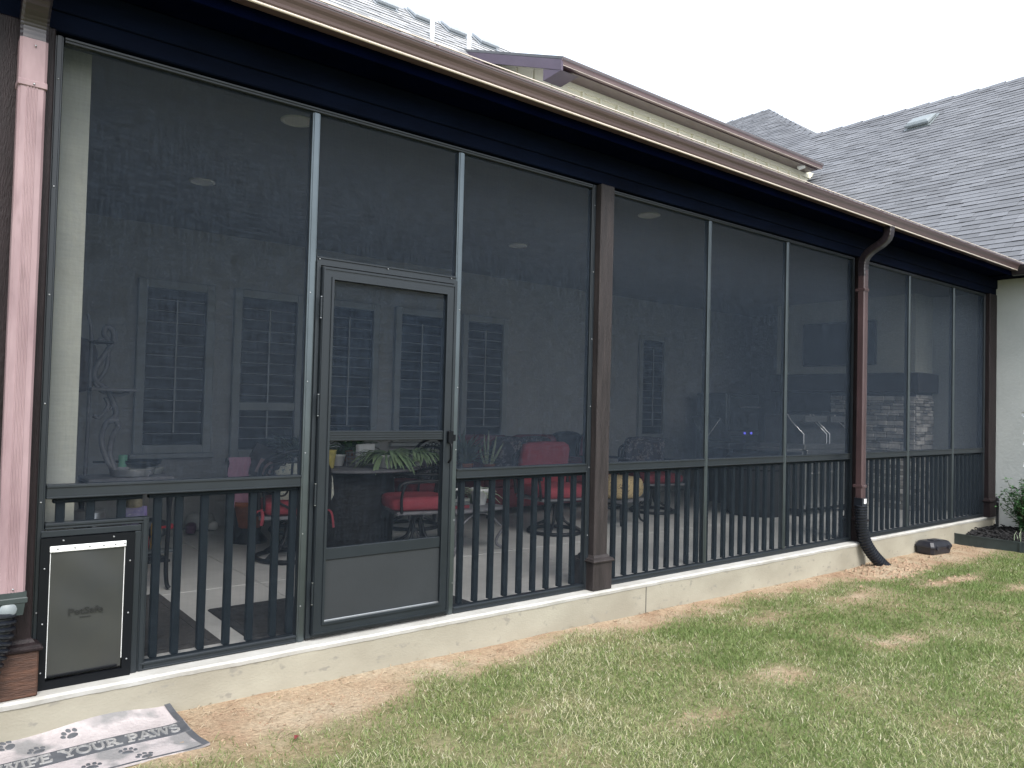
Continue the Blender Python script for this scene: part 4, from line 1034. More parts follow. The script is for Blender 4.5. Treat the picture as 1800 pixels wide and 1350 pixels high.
# white trumpet flowers on a tall stem at the right edge
t = thing('flower_stem', 'tall stem of white trumpet flowers in front of the stucco wall', 'flower', (11.1, -.66, -.2)); b = MB(); ps = MB()
b.tube(bez([(0, -.03, 0), (.02, -.03, .6), (.0, -.02, 1.2), (.03, -.05, 1.75)], 16), .006, 6); b.build('stem', STEM, t)
for z, s_, dy in ((1.60, 1, .10), (1.40, 1.1, .02), (1.37, .9, .07), (1.24, 1.05, .05), (1.20, .9, -.02), (.97, 1.1, .03), (1.06, .8, -.12), (1.5, 1, -.1)):
    an = random.uniform(2.2, 3.6); d_ = Vector((-.7, dy*4, -.15)).normalized(); a_ = d_.orthogonal().normalized(); c_ = d_.cross(a_); o_ = Vector((.0, -.02+dy*.2, z))
    rs = []
    for q, r_ in ((0, .006), (.03, .010), (.055, .020), (.072, .044)):
        rs.append([o_+d_*q*s_+(a_*math.cos(2*PI*j/10)+c_*math.sin(2*PI*j/10))*r_*s_*(1 if q < .07 or j % 2 else .72) for j in range(10)])
    m_ = MB(); m_.rings(rs, False, True); m_.build('blossom', PETAL, t, fix=False)
t = thing('fallen_leaf', 'small dark red fallen leaf on the bare soil at lower left', 'leaf', (1.48, -.75, float(gz(np.array(1.48), np.array(-.75)))+.012), .6)
b = MB(); b.add([(0, 0, 0), (.018, .012, .012), (.040, .002, .004), (.02, -.012, .010), (.02, 0, .002)], [(0, 1, 4), (1, 2, 4), (2, 3, 4), (3, 0, 4)]); b.build('blade', mat('dead_red_leaf', (.16, .02, .025), .7), t, fix=False)

# ================================================================== inside the porch
# floor mats
for x0, x1, y0, y1, m, lb in ((.99, 1.465, .20, 1.48, RUB_B, 'grey brown ribbed mat on the porch floor beside the pet door'), (1.60, 2.32, .15, .90, RUB, 'black mat on the porch floor just left of the entry door'), (2.42, 3.10, .05, .41, RUB, 'black mat on the porch floor inside the entry door')):
    t = thing('floor_mat', lb, 'mat', ((x0+x1)/2, (y0+y1)/2, .001), 0, 'mats on the porch floor'); hx, hy = (x1-x0)/2, (y1-y0)/2
    MB().rings([rr(hx, hy, 0, .01), rr(hx-.004, hy-.004, .009, .01), rr(hx-.02, hy-.02, .010, .01)], True, False).build('mat_base', m, t)
    b = MB()
    for a_ in ((-hx+.05, -hx+.058, -hy+.05, hy-.05), (hx-.058, hx-.05, -hy+.05, hy-.05), (-hx+.06, hx-.06, hy-.058, hy-.05), (-hx+.06, hx-.06, -hy+.05, -hy+.058)): b.box(*a_, .009, .0125)
    b.build('border_ridge', m, t)

# baker's rack
rk = thing('bakers_rack', 'dark scrolled iron bakers rack at the left end of the porch', 'rack', (0, 0, 0))
b = MB(); b.box(1.02, 1.56, 1.56, 1.92, .755, .79, c=.008); b.build('shelf_top', IRON_G, rk)
for lx, ly in ((1.54, 1.585), (1.05, 1.585), (1.05, 1.89), (1.54, 1.89)):
    b = MB(); b.tube(bez([(lx, ly, .755), (lx-.006, ly, .62), (lx-.004, ly, .45), (lx-.012, ly, .2), (lx-.004, ly, .05), (lx+.012, ly-.012, .012)], 24), [.024, .026, .026, .025, .024, .022, .020, .018, .016, .015, .014, .013, .013, .012, .012, .012, .012, .012, .012, .012, .013, .014, .016, .018, .018, .018][:21] if False else .015, 8)
    b.tube([(lx, ly, .755), (lx-.004, ly, .66), (lx-.005, ly, .52)], [.028, .024, .014], 8)
    b.build('leg', IRON, rk)
yb = 1.86
b = MB(); b.tube(bez([(1.055, yb, .79), (1.06, yb, 1.3), (1.06, yb, 1.75), (1.035, yb, 1.9)], 16), .013, 8); b.build('upright', IRON_G, rk)
b = MB()
b.tube(bez([(1.40, 1.60, .80), (1.30, 1.62, .795), (1.18, 1.68, .86), (1.13, yb-.1, 1.02), (1.17, yb, 1.14), (1.23, yb, 1.20), (1.22, yb, 1.27), (1.17, yb, 1.38), (1.10, yb, 1.44), (1.09, yb, 1.52), (1.15, yb, 1.63), (1.20, yb, 1.73), (1.19, yb, 1.80), (1.15, yb, 1.82), (1.14, yb, 1.77), (1.17, yb, 1.72)], 90), .020, 8)
b.tube(bez([(1.11, yb, 1.44), (1.16, yb, 1.53), (1.17, yb, 1.65), (1.17, yb, 1.70), (1.12, yb, 1.73), (1.09, yb, 1.70)], 30), .015, 8)
b.tube(bez([(1.09, yb, 1.43), (1.14, yb, 1.37), (1.25, yb, 1.35), (1.31, yb, 1.37)], 16), .015, 8)
b.tube(bez([(1.16, yb, 1.33), (1.18, yb, 1.27), (1.13, yb, 1.19), (1.09, yb, 1.20)], 16), .014, 8)
b.tube(bez([(1.14, yb, 1.22), (1.19, yb, 1.24), (1.21, yb, 1.28)], 10), .008, 8)
b.tube(bez([(1.20, 1.66, .83), (1.175, 1.72, .95), (1.21, yb-.06, 1.07), (1.25, yb, 1.12), (1.23, yb, 1.17), (1.19, yb, 1.16)], 30), .020, 8)
b.lathe([(.001, -.018), (.014, -.012), (.018, 0), (.014, .012), (.001, .018)], (1.405, 1.6, .812), 10)
b.build('scrollwork', IRON_G, rk)
MB().box(1.05, 1.34, yb-.12, yb+.02, 1.372, 1.395, c=.004).build('shelf', IRON_G, rk)
MB().box(1.05, 1.18, yb-.12, yb+.02, 1.70, 1.715, c=.004).build('shelf', IRON, rk)
b = MB(); [b.box(1.05, 1.56, y, y+.03, .19, .205) for y in (1.6, 1.68, 1.76, 1.84)]; b.build('lower_shelf', IRON, rk)
# things on and under the rack
t = thing('steel_bowl', 'shallow steel and glass bowl standing on the bakers rack', 'bowl', (1.315, 1.70, .791))
MB().lathe([(.10, 0), (.135, .005), (.145, .05), (.15, .052), (.142, .048), (.128, .012), (.0, .010)], n=28).build('bowl_body', STEEL_B, t)
t = thing('serving_dish', 'low clear glass dish beside the steel bowl on the bakers rack', 'dish', (1.43, 1.79, .791))
MB().lathe([(.07, 0), (.10, .004), (.115, .045), (.118, .046), (.110, .042), (.0, .012)], n=24).build('dish_body', GLASSY, t)
t = thing('green_tin', 'small pale green tin behind the steel bowl', 'tin', (1.29, 1.87, .791)); MB().lathe([(.03, 0), (.03, .13), (.026, .133), (.001, .133)], n=14).build('tin_body', mat('pale_green', (.12, .34, .22), .5), t)
t = thing('black_pan', 'black frying pan behind the bowl on the bakers rack', 'pan', (1.42, 1.87, .84)); MB().lathe([(.09, 0), (.12, .02), (.125, .045), (.115, .04), (.001, .008)], n=22).build('pan_body', IRON, t); MB().box(-.32, -.11, -.012, .012, .03, .045, c=.004).build('handle', IRON, t)
t = thing('storage_canister', 'grey metal canister on the floor under the bakers rack', 'canister', (1.06, 1.74, .206)); MB().lathe([(.10, 0), (.105, .01), (.105, .33), (.10, .34), (.10, .36), (.001, .36)], n=20).build('can_body', STEEL, t)
t = thing('glass_jar', 'clear jar with a black lid standing on the purple bag', 'jar', (1.463, 2.26, .50)); MB().lathe([(.055, 0), (.06, .01), (.06, .075), (.045, .09)], n=18).build('jar_body', mat('tan_jar', (.42, .36, .24), .25, var=.3, vs=20), t); MB().lathe([(.048, .088), (.048, .11), (.001, .112)], n=18).build('lid', BLACK_PL, t)
t = thing('pet_food_bag', 'purple and white bag of pet food standing under the bakers rack', 'bag', (1.475, 2.27, .001))
b = MB(); rs = []
for i in range(13):
    z = .5*i/12; hx = .085*(1+.10*math.sin(PI*i/12)); hy = .055*math.sin(PI*(.12+.80*i/12))+.006; rs.append([(hx*math.copysign(abs(math.cos(a_))**.5, math.cos(a_))*(1+.03*mnoise.noise(Vector((a_, z*9, 0)))), hy*math.sin(a_), z) for a_ in [2*PI*k/16 for k in range(16)]])
b.rings(rs); b.build('bag_body', PURPLE, t)
t = thing('water_bowl', 'small pale round bowl on the floor left of the purple bag', 'bowl', (1.28, 2.5, .0)); MB().lathe([(.09, 0), (.12, .01), (.10, .09), (.105, .095), (.09, .09), (.001, .03)], n=20).build('bowl_body', POT_W, t)
t = thing('toy', 'yellow figure eight dog toy with a red knob on the porch floor', 'toy', (1.83, 3.05, .0))
MB().cushion((0, 0, .07), (.045, .03, .07), .8).build('lower_lobe', TOY_Y, t); MB().cushion((0, 0, .185), (.045, .03, .075), .8).build('upper_lobe', TOY_Y, t); MB().tube([(.03, 0, .2), (.10, 0, .205)], .012, 8).build('pin', TOY_R, t); MB().cushion((.12, 0, .205), (.025, .025, .025), .8).build('knob', TOY_R, t)
t = thing('toy', 'red and blue dog toy lying left of the yellow toy', 'toy', (1.70, 2.95, .0)); MB().cushion((0, 0, .10), (.05, .05, .10), .7).build('toy_body', TOY_R, t); MB().cushion((0.01, -.045, .12), (.025, .02, .04), .8).build('toy_patch', TOY_B, t); MB().box(-.06, .25, -.03, .06, .0, .03, c=.01).build('toy_base', VENT, t)
t = thing('plush_toy', 'rounded pale grey plush toy lying by the back wall', 'toy', (2.47, 3.92, .0)); MB().cushion((0, 0, .09), (.14, .10, .09), .8, lump=.05).build('plush_body', STUCCO, t); MB().cushion((.10, -.06, .05), (.05, .05, .045), .8).build('plush_head', POT_W, t)
t = thing('shoe_pile', 'dark shoes heaped on the floor behind the rack leg', 'shoes', (2.12, 3.7, .0))
for k in range(5): MB().cushion((random.uniform(-.22, .22), random.uniform(-.1, .1), .06+.07*(k % 2)), (.13, .05, .05), .7, M=Matrix.Rotation(random.uniform(0, 3), 3, 'Z')).build('shoe', (IRON, GALV, mat('plum_shoe', (.10, .03, .08), .6))[k % 3], t)
t = thing('wall_plaque', 'dark oval plaque hanging on the back wall above the rack', 'plaque', (1.36, 4.085, 1.62)); MB().cushion((0, 0, 0), (.16, .02, .26), .9, lump=.03).build('plaque_face', mat('plaque_dark', (.10, .075, .075), .7, var=.3, vs=9), t)

# seating ------------------------------------------------------------------
def armchair(label, loc, rz, seat_m, back_m, cat='chair', name='patio_chair', cushion_back=True, width=.54, back_h=.98, arms=True, lattice=True, pillow=None, ties=False, group='patio chairs'):
    """cast aluminium swivel chair; front is local -y"""
    t = thing(name, label, cat, loc, rz, group); h = width/2
    # swivel base
    b = MB(); n = 28; R0 = .285
    b.tube([(R0*math.cos(2*PI*k/n), R0*math.sin(2*PI*k/n), .022) for k in range(n+1)], .019, 8, flat=1)
    for k in range(4):
        an = PI/4+k*PI/2; c_, s_ = math.cos(an), math.sin(an)
        b.tube(bez([(R0*c_, R0*s_, .03), (.22*c_, .22*s_, .07), (.10*c_, .10*s_, .13), (.05*c_, .05*s_, .26), (0.03*c_, .03*s_, .33)], 14), .016, 6)
    b.lathe([(.05, .30), (.055, .33), (.12, .35), (.12, .362)], n=14)
    b.build('base', IRON, t)
    b = MB(); b.box(-h, h, -.26, .26, .362, .39, c=.01); b.build('seat_frame', IRON_G, t)
    MB().cushion((0, -.02, .45), (h-.01, .275, .068), .33, lump=.05, seed=loc[0]*3).build('seat_cushion', seat_m, t)
    tilt = .16
    def bk(x, z): return (x, .25+tilt*(z-.4), z)
    b = MB(); b.tube(bez([bk(-h, .40), bk(-h-.01, .62), bk(-h+.01, .80), bk(-h*.6, back_h-.05), bk(0, back_h), bk(h*.6, back_h-.05), bk(h-.01, .80), bk(h+.01, .62), bk(h, .40)], 48), .017, 8)
    b.tube(bez([bk(-h+.04, .44), bk(-h+.05, .78), bk(0, back_h-.09), bk(h-.05, .78), bk(h-.04, .44)], 30), .011, 6)
    b.build('back_frame', IRON, t)
    if lattice:
        b = MB()
        for k in range(9):
            f = -1+2*(k+.5)/9; x = f*(h-.05); zt = back_h-.05-.13*f*f
            b.tube([bk(x+.022*math.cos(a_), zt-.02+.024*math.sin(a_)) for a_ in [2*PI*q/10 for q in range(11)]], .006, 5, cap=False)
        for sx in (-1, 1):
            b.tube(bez([bk(sx*.04, .46), bk(sx*.16, .55), bk(sx*.07, .66), bk(sx*.17, .76), bk(sx*.06, .86)], 24), .011, 6)
            b.tube(bez([bk(sx*.02, .46), bk(sx*.03, .64), bk(sx*.02, .88)], 12), .010, 6)
            b.tube([bk(sx*.10+.05*math.cos(a_), .62+.06*math.sin(a_)) for a_ in [2*PI*q/12 for q in range(13)]], .009, 6, cap=False)
        b.build('back_lattice', IRON, t)
    if cushion_back:
        Mt = Matrix.Rotation(-PI/2+tilt, 3, 'X')
        MB().cushion((0, .20+tilt*.3, .42+(back_h-.38)/2), (h-.02, (back_h-.36)/2, .065), .33, M=Mt, lump=.05, seed=loc[1]*5).build('back_cushion', back_m, t)
    if arms:
        for sx in (-1, 1):
            b = MB(); b.tube(bez([bk(sx*h, .66), (sx*(h+.03), .10, .66), (sx*(h+.035), -.14, .655), (sx*(h+.03), -.24, .63), (sx*(h+.02), -.25, .58)], 24), .017, 8)
            b.tube(bez([(sx*(h+.03), -.20, .645), (sx*(h+.02), -.23, .52), (sx*h, -.22, .38)], 12), .013, 8); b.build('arm', IRON, t)
    if pillow:
        MB().cushion((-.09, .05, .64), (.24, .20, .07), .45, M=Matrix.Rotation(-PI/2+.35, 3, 'X') @ Matrix.Rotation(.12, 3, 'Z'), lump=.05).build('pillow', pillow, t)
    if ties:
        for sx in (-1, 1):
            b = MB(); b.tube(bez([(sx*(h-.02), .25, .45), (sx*(h+.03), .29, .42), (sx*(h+.05), .30, .30)], 8), .016, 6, flat=.4); b.tube(bez([(sx*(h-.02), .25, .45), (sx*(h-.03), .30, .40), (sx*(h-.02), .31, .33)], 8), .014, 6, flat=.4); b.build('tie', seat_m, t)
    return t
def facing(dx, dy): return math.atan2(dx, -dy)       # local -y turned to (dx,dy)
armchair('black cast metal chair with red seat and floral pillow left of the entry door', (2.68, 2.16, 0), facing(.35, .95), RED, RED, cushion_back=False, pillow=FLORAL, ties=True, back_h=.93)
armchair('black metal chair with plump red seat cushions seen through the entry door', (3.76, 1.90, 0), facing(-.95, .25), RED, RED, lattice=False, back_h=.80, cushion_back=False)
armchair('black cast metal chair with dark cushion on the far side of the round table', (3.30, 3.42, 0), facing(.1, -1), RED_D, RED_D, cushion_back=False, back_h=.95)
armchair('black metal chair with a dark floral pillow at the right of the round table', (4.42, 3.05, 0), facing(-1, -.3), RED_D, RED_D, cushion_back=False, back_h=.95, pillow=FLORAL_D)
armchair('red high backed swivel armchair left of the middle post', (5.55, 2.0, 0), facing(-.12, -1), RED, RED, width=.68, back_h=.91, lattice=False)
armchair('dark framed red armchair with dark throw right of the middle post', (7.75, 2.55, 0), facing(-.3, -.95), RED_D, FLORAL_D, width=.66, back_h=.92, lattice=False)
armchair('red round backed chair half hidden behind the middle post', (7.55, 3.25, 0), facing(.1, -1), RED_D, RED, width=.40, back_h=.96, lattice=False)
# ottoman with spotted cushion
t = thing('ottoman', 'low iron stool with a yellow spotted cushion right of the middle post', 'ottoman', (6.62, 2.12, 0), .2)
MB().cushion((0, 0, .42), (.27, .25, .13), .4, lump=.04).build('seat_cushion', LEOP, t); MB().box(-.25, .25, -.23, .23, .26, .295, c=.01).build('seat_frame', IRON_G, t)
for sx in (-1, 1):
    for sy in (-1, 1): MB().tube(bez([(sx*.22, sy*.2, .27), (sx*.20, sy*.18, .16), (sx*.21, sy*.19, .06), (sx*.25, sy*.22, .02)], 12), .013, 6).build('leg', IRON, t)
# sofa along the back wall
sf = thing('sofa', 'dark red sofa with floral throw pillows against the back wall', 'sofa', (6.35, 3.52, 0))
MB().box(-.95, .95, -.38, .42, .10, .36, c=.03).build('seat_base', RED_D, sf)
for x in (-.46, .46):
    MB().cushion((x, -.05, .44), (.46, .36, .10), .3, lump=.04, seed=x).build('seat_cushion', RED_D, sf); MB().cushion((x, .30, .70), (.46, .26, .11), .35, M=Matrix.Rotation(-PI/2+.2, 3, 'X'), lump=.05, seed=x+3).build('back_cushion', RED_D, sf)
for x in (-.97, .97): MB().cushion((x, .0, .42), (.09, .40, .24), .4).build('arm', RED_D, sf)
for x, y, r_, m, lb in ((5.85, 3.25, .1, FLORAL_D, 'dark floral throw pillow at the left end of the red sofa'), (6.25, 3.22, -.15, FLORAL_D, 'dark floral throw pillow in the middle of the red sofa')):
    t = thing('throw_pillow', lb, 'pillow', (x, y, .53), r_, 'pillows on the sofa'); MB().cushion((0, 0, .22), (.25, .22, .085), .5, M=Matrix.Rotation(-PI/2+.3, 3, 'X'), lump=.05, seed=x).build('pillow_body', m, t)
t = thing('floor_lamp', 'dark round shade behind the sofa near the middle post', 'floor lamp', (7.32, 3.75, .0)); MB().lathe([(.13, 0), (.14, .02), (.02, .04), (.018, .62)], n=16).build('stand', IRON, t); MB().cushion((0, 0, .80), (.30, .12, .20), .8).build('shade', mat('navy_shade', (.02, .024, .035), .8), t)
# round table with potted plants
tb = thing('patio_table', 'round dark metal patio table covered with potted plants', 'table', (3.45, 2.62, 0))
MB().lathe([(.60, .705), (.66, .708), (.675, .72), (.665, .732), (.001, .735)], n=40).build('tabletop', IRON_G, tb); MB().lathe([(.30, 0), (.30, .03), (.10, .06), (.06, .2), (.07, .5), (.2, .70)], n=18).build('pedestal', IRON, tb)
def strap_plant(name, label, loc, m, n, L, wd, pot=None, pr=.07, ph=.11, up_=.8, droop=1.0, seg=4, group='potted plants on the porch', potmat=None, zpot=0.):
    t = thing(name, label, 'plant', loc, random.uniform(0, 6), group); z0 = 0
    if pot: 
        MB().lathe([(pr*.66, 0), (pr*.7, .004), (pr, ph*.8), (pr*1.06, ph*.82), (pr*1.06, ph), (pr*.92, ph), (pr*.9, ph*.85), (.001, ph*.85)], n=20).build('pot', pot, t); z0 = ph*.85
    b = MB()
    for k in range(n):
        an = random.uniform(0, 2*PI); e = random.uniform(.2, 1)*up_; l = L*random.uniform(.6, 1.15); p = Vector((random.uniform(-.6, .6)*pr, random.uniform(-.6, .6)*pr, z0)); d_ = Vector((math.cos(an), math.sin(an), e*1.6)).normalized()
        pts = [p.copy()]
        for s in range(seg):
            p = p+d_*l/seg; pts.append(p.copy()); d_ = (d_+Vector((random.uniform(-.15, .15), random.uniform(-.15, .15), -droop*.42))).normalized()
        sd_ = Vector((-math.sin(an), math.cos(an), 0)); vs = []
        for i, q in enumerate(pts):
            w_ = wd*(.55+.45*math.sin(PI*(i+.4)/(seg+.8)))*(1.2 if i % 2 else .8)
            if i == seg: w_ = wd*.25
            vs += [q-sd_*w_, q+Vector((0, 0, wd*.25)), q+sd_*w_]
        fs = []
        for i in range(seg): fs += [(3*i, 3*i+1, 3*i+4, 3*i+3), (3*i+1, 3*i+2, 3*i+5, 3*i+4)]
        b.add(vs, fs, True)
    b.build('leaf', m, t, fix=False); return t
strap_plant('potted_plant', 'pale green drooping cactus in a pot at the left of the round table', (3.60, 2.20, .735), LEAF_C, 90, .36, .013, POT_W, .09, .12, .5, 1.2)
strap_plant('potted_plant', 'pale green drooping cactus in a pot at the right end of the round table', (3.98, 2.30, .735), LEAF_C, 90, .34, .013, POT_W, .08, .12, .5, 1.2)
strap_plant('potted_plant', 'wispy plant in a white pot at the left end of the round table', (2.95, 2.72, .735), LEAF_G, 150, .33, .0045, POT_W, .055, .085, 1.0, .5)
strap_plant('potted_plant', 'bushy dark green plant in a clay pot at the back of the round table', (3.62, 2.95, .735), LEAF, 70, .42, .014, TERRA, .09, .12, 1.1, .8)
strap_plant('potted_plant', 'small leafy plant behind the yellow pot on the round table', (3.28, 2.55, .735), LEAF, 30, .20, .012, POT_W, .07, .11, .9, .5)
t = thing('yellow_planter', 'yellow embossed planter at the near left edge of the round table', 'planter', (3.08, 2.34, .735)); MB().lathe([(.05, 0), (.055, .004), (.075, .16), (.08, .165), (.07, .16), (.001, .14)], n=18).build('planter_body', POT_Y, t)
t = thing('wire_basket', 'small black wire basket on the round table', 'basket', (3.40, 2.40, .736)); b = MB()
for z in (.01, .05, .09, .13): b.tube([(.10*math.cos(2*PI*k/16), .07*math.sin(2*PI*k/16), z) for k in range(17)], .0035, 5, cap=False)
for k in range(12): b.tube([(.10*math.cos(2*PI*k/12), .07*math.sin(2*PI*k/12), .0), (.10*math.cos(2*PI*k/12), .07*math.sin(2*PI*k/12), .135)], .003, 5)
b.build('wires', IRON_G, t)
t = thing('paper_stack', 'white paper bundle on the round table behind the plants', 'papers', (3.55, 2.52, .736), .4); MB().box(-.12, .12, -.02, .02, 0, .20, c=.004).build('bundle', POT_W, t)
t = thing('serving_tray', 'dark tray with a pale rim on the round table under the drooping plants', 'tray', (3.80, 2.16, .736)); MB().lathe([(.11, .0), (.13, .014), (.133, .015), (.125, .012), (.001, .006)], n=24).build('tray_body', STEEL, t)
# big shadowy item under the table: covered bin
t = thing('covered_bin', 'dark covered bin under the round patio table', 'bin', (3.36, 2.60, 0)); MB().lathe([(.44, 0), (.48, .02), (.50, .40), (.48, .66), (.001, .69)], n=26).build('bin_body', mat('dark_cover', (.010, .011, .014), .85, var=.3, vs=8, bump=.5, bs=14), t)
# side table with white pots right of the door
st_ = thing('side_table', 'small iron side table with curved legs and white pots', 'side table', (4.18, 1.80, 0), .12)
MB().box(-.36, .30, -.34, .34, .375, .405, c=.012).build('tabletop', IRON_G, st_)
for sx, sy in ((-1, -1), (1, -1), (-1, 1), (1, 1)):
    MB().tube(bez([(sx*.30-.03, sy*.28, .38), (sx*.33-.03, sy*.31, .26), (sx*.26-.03, sy*.25, .10), (sx*.27-.03, sy*.26, .035), (sx*.33-.03, sy*.31, .018)], 20), .014, 8).build('leg', IRON_G, st_)
b = MB()
for sy in (-1, 1): b.tube(bez([(-.30, sy*.28, .22), (-.15, sy*.28, .33), (-.03, sy*.28, .36), (.10, sy*.28, .33), (.25, sy*.28, .22)], 16), .010, 6)
b.build('apron_arch', IRON_G, st_)
strap_plant('potted_plant', 'round white pot with trailing foliage on the small side table', (4.33, 1.72, .406), LEAF_P, 22, .14, .010, POT_W, .085, .15, .6, .9)
strap_plant('potted_plant', 'trailing variegated plant at the right end of the small side table', (4.43, 1.92, .406), LEAF_P, 46, .30, .014, None, .05, .0, 1.2, 1.3)
strap_plant('potted_plant', 'white bowl planter at the left end of the small side table', (3.98, 1.63, .50), LEAF_G, 14, .12, .008, POT_W, .09, .09, .6, .9)
t = thing('book_stack', 'stack of grey and red boxes under the white bowl planter on the side table', 'boxes', (3.98, 1.63, .406)); [MB().box(-.11, .11, -.09, .09, z, z+.028, c=.003).build('box', m, t) for z, m in ((0, RED_D), (.031, GALV), (.062, STEEL))]
# taller plants behind the side table
pl = thing('plant_stand', 'dark plant stand behind the side table right of the entry door', 'stand', (5.15, 3.0, 0)); MB().box(-.42, .42, -.18, .18, .52, .56, c=.01).build('stand_top', IRON, pl)
for sx in (-1, 1):
    for sy in (-1, 1): MB().box(sx*.38-.015, sx*.38+.015, sy*.15-.015, sy*.15+.015, 0, .52).build('leg', IRON, pl)
strap_plant('potted_plant', 'grey green spiky plant on the dark plant stand by the door', (5.02, 2.95, .562), LEAF_G, 110, .42, .016, TERRA, .10, .12, 1.3, .5)
t = thing('potted_plant', 'upright pale green cactus fingers on the dark plant stand', 'plant', (5.36, 2.95, .562), 0, 'potted plants on the porch'); MB().lathe([(.05, 0), (.08, .09), (.085, .10), (.001, .09)], n=16).build('pot', TERRA, t)
for dx, dy, h, ln in ((-.05, 0, .36, -.02), (.0, .02, .40, .01), (.05, -.01, .34, .05), (.09, .0, .26, .12), (-.09, .01, .24, -.03)):
    MB().tube(bez([(dx*.4, dy, .08), (dx+ln*.3, dy, .08+h*.5), (dx+ln, dy, .08+h)], 10), [.010, .013, .015, .015, .015, .015, .014, .013, .011, .006, .003][:11], 7).build('leaf', LEAF_P, t)
# left rear clutter
t = thing('towel_stand', 'pink towel draped over a dark stand by the back wall', 'towel', (2.52, 3.05, 0))
MB().box(-.09, .09, -.02, .02, 0, .78, c=.01).build('stand', IRON, t); b = MB(); rs = []
for i in range(9):
    x = -.10+.2*i/8; rs.append([(x+.01*math.sin(j*1.7), -.04-.012*math.sin(i*1.9+j*.5)-.0*j, .80-.46*j/9) for j in range(10)])
b.rings(rs, False, True, closed=False); b.build('towel', PINK, t, fix=False)
t = thing('clay_pot', 'large terracotta pot on the floor behind the left chair', 'pot', (2.66, 3.08, 0)); MB().lathe([(.11, .14), (.13, .15), (.17, .34), (.185, .345), (.185, .39), (.16, .385), (.001, .36)], n=22).build('pot_body', TERRA, t); MB().lathe([(.16, 0), (.17, .02), (.10, .10), (.11, .14)], n=18).build('pot_stand', IRON, t)
t = thing('tilted_picture', 'dark framed picture tilted behind the left chair', 'picture', (2.72, 3.06, .60), -.15)
pb = MB().box(-.16, .16, -.015, .015, 0, .30, c=.006).build('frame', WOOD_D, t); pb.rotation_euler = (0, rad(24), 0); pi_ = MB().box(-.06, .08, -.019, -.0155, .04, .18).build('print', mat('faded_print', (.34, .24, .24), .7, var=.4, vs=14), t); pi_.rotation_euler = (0, rad(24), 0)

# smoker on wheels
sm = thing('smoker_cart', 'tall grey cabinet smoker with a bar handle and two blue lights', 'smoker', (10.75, 3.45, 0))
SMK = mat('grey_cabinet', (.12, .135, .14), .4, .4, var=.15, vs=3)
MB().box(-.45, .42, -.20, .40, .50, 1.62, c=.02).build('cabinet', SMK, sm); MB().box(-.42, .39, -.225, -.202, 1.02, 1.58, c=.01).build('door', SMK, sm); MB().box(-.42, .39, -.225, -.202, .54, .94, c=.01).build('drawer', SMK, sm)
MB().tube([(-.20, -.27, 1.40), (.36, -.27, 1.40)], .012, 8).build('handle', STEEL_B, sm); MB().box(-.42, .39, -.228, -.202, .95, 1.01, c=.004).build('control_panel', STEEL, sm)
for x in (.0, .18): MB().lathe([(.02, 0), (.02, .01), (.001, .014)], n=10).build('indicator', LED, sm, (x, -.229, .98), ).rotation_euler = (PI/2, 0, 0)
for x in (-.35, .35):
    MB().box(x-.03, x+.03, -.15, .3, .10, .50).build('leg', IRON, sm)
wh = MB(); wh.tube([(.15*math.cos(2*PI*k/24), 0, .15+.15*math.sin(2*PI*k/24)) for k in range(25)], .035, 8, cap=False); wo = wh.build('wheel', BLACK_PL, sm, (-.18, -.27, .03))
b = MB()
for k in range(6): an = k*PI/3; b.tube([(0, -.02, .15), (.115*math.cos(an), -.02, .15+.115*math.sin(an))], .013, 6)
b.lathe([(.03, -.01), (.03, .01)], n=10); b.build('rim', STEEL_B, wo)

# two-hood grill with steel doors
gr = thing('grill', 'stainless double hood grill behind the screen left of the brown downspout', 'grill', (9.12, 1.22, 0))
MB().box(.0, 1.25, .02, .62, .10, .86, c=.01).build('cabinet', STEEL, gr); MB().box(-.36, .0, .02, .62, .84, .875, c=.006).build('side_shelf', STEEL, gr); MB().box(-.02, 1.27, -.02, .64, .862, .93, c=.008).build('cook_top', STEEL, gr)
MB().box(.0, 1.25, -.045, -.022, .74, .86, c=.006).build('control_panel', STEEL, gr)
for hx in (.02, .66):
    hood = MB().prism([(.04, .932), (.04, 1.06), (.22, 1.22), (.28, 1.31), (.60, 1.31), (.60, .932)], hx+.02, hx+.56, 0).build('hood', GALV, gr)
    for ex in (hx, hx+.562):
        b = MB(); b.tube([(ex+.008, .03, .93), (ex+.008, .03, 1.06), (ex+.008, .21, 1.225), (ex+.008, .27, 1.315)], .010, 6); b.build('side_trim', STEEL_B, hood)
    MB().box(hx+.02, hx+.56, .02, .05, 1.22, 1.30).build('handle', STEEL, hood)
for dx in (.04, .45, .86):
    d_ = MB().box(dx, dx+.37, -.004, .018, .14, .80, c=.006).build('door', STEEL, gr); MB().tube([(dx+.04, -.03, .56), (dx+.33, -.03, .56)], .008, 6).build('handle', STEEL_B, d_); MB().box(dx+.10, dx+.17, -.008, -.005, .745, .785).build('label_plate', WHITE_STRIP, d_)
for dx in (.05, 1.2): MB().box(dx-.03, dx+.03, .06, .14, .0, .10).build('leg', IRON, gr)
t = thing('barrel_bin', 'dark rounded covered barrel standing left of the steel grill', 'barrel', (8.86, 1.75, 0)); MB().lathe([(.34, 0), (.38, .03), (.41, .35), (.40, .72), (.36, .78), (.001, .82)], n=28).build('barrel_body', mat('black_cover', (.012, .013, .016), .7, var=.3, vs=5, bump=.4, bs=9), t)
b = MB(); b.tube([(.41*math.cos(2*PI*k/28), .41*math.sin(2*PI*k/28), .60) for k in range(29)], .012, 6, cap=False); b.build('strap', BLACK_PL, t)
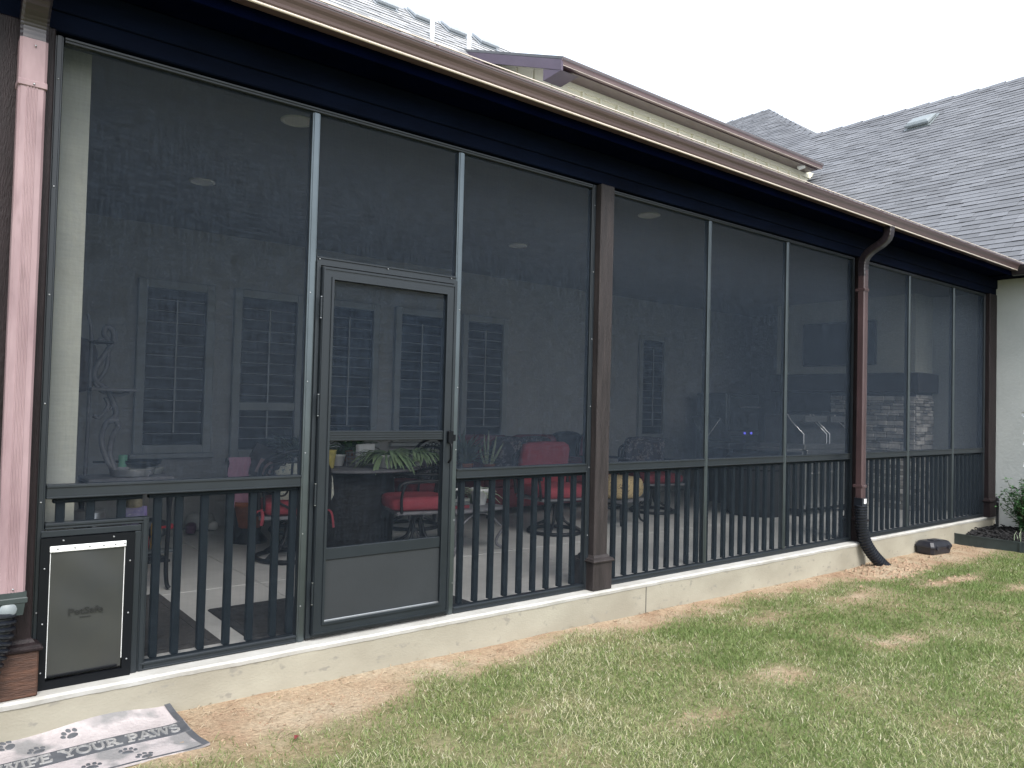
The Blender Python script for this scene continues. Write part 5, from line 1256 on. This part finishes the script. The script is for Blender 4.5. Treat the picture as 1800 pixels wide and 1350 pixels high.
t = thing('griddle', 'flat topped griddle with a raised lid left of the steel grill', 'griddle', (9.75, 2.75, 0)); MB().box(-.35, .45, -.2, .3, .78, .88, c=.01).build('griddle_body', GALV, t); ld = MB().box(-.3, .4, 0, .02, 0, .42, c=.006).build('lid', GALV, t, (0, .28, .90)); ld.rotation_euler = (rad(-35), 0, 0)
for sx in (-.3, .4): MB().box(sx-.02, sx+.02, -.15, .25, 0, .78).build('leg', IRON, t)
MB().tube([(-.30, .26, .90), (-.16, .10, 1.22)], .008, 6).build('lid_strut', STEEL_B, t)
# fireplace
fp = thing('fireplace', 'ledge stone fireplace with a dark wooden mantel at the right end of the porch', 'fireplace', (11.19, .75, 0))
MB().box(.02, 1.0, .02, 2.2, 0, 3.06).build('chimney_breast', STUCCO_C, fp)
MB().box(-.06, 1.0, -.07, 2.25, 1.66, 1.94, c=.012).build('mantel', WOOD_D, fp)
MB().box(.003, .02, .0, 2.2, 0, 1.655).build('stone_backing', MORTAR, fp); MB().box(.003, .53, .003, .02, 0, 1.655).build('stone_backing', MORTAR, fp)
stone_pool = []
for k in range(10):
    l, h = random.choice(((.10, .045), (.16, .045), (.22, .05), (.13, .035), (.18, .06))); me_ = None
def stones(axis):
    z = .004; 
    while z < 1.60:
        h = random.choice((.035, .045, .055, .07)); a_ = .0 if axis == 'x' else 0.; end = .53 if axis == 'x' else 1.25
        while a_ < end-.02:
            l = min(random.uniform(.09, .24), end-a_); d_ = random.uniform(.006, .035)
            b = MB()
            if axis == 'x': b.box(a_+.002, a_+l-.003, -d_, .004, z+.002, z+h-.003, c=.005)
            else: b.box(-d_, .004, a_+.002, a_+l-.003, z+.002, z+h-.003, c=.005)
            b.build('stone', STONE, fp); a_ += l
        z += h
stones('x'); stones('y')
MB().box(-.01, .02, 1.25, 2.2, .0, 1.655).build('firebox', MORTAR, fp)
t = thing('television', 'dark flat television above the mantel of the fireplace', 'television', (11.19, 1.30, 2.0)); MB().box(-.06, -.01, .0, 1.15, .06, .72, c=.008).build('screen', GLASS_D, t)
t = thing('storage_cabinet', 'dark cabinet standing in front of the stone fireplace', 'cabinet', (10.35, 1.55, 0)); MB().box(-.30, .30, -.05, .45, 0, 1.36, c=.01).build('cabinet_body', mat('dark_cabinet', (.018, .02, .024), .5), t); MB().box(-.28, .28, -.065, -.052, .72, 1.02, c=.004).build('door', mat('dark_cabinet_door', (.03, .033, .038), .5), t); MB().box(-.28, .28, -.068, -.052, .10, .70, c=.004).build('drawer', GALV, t)
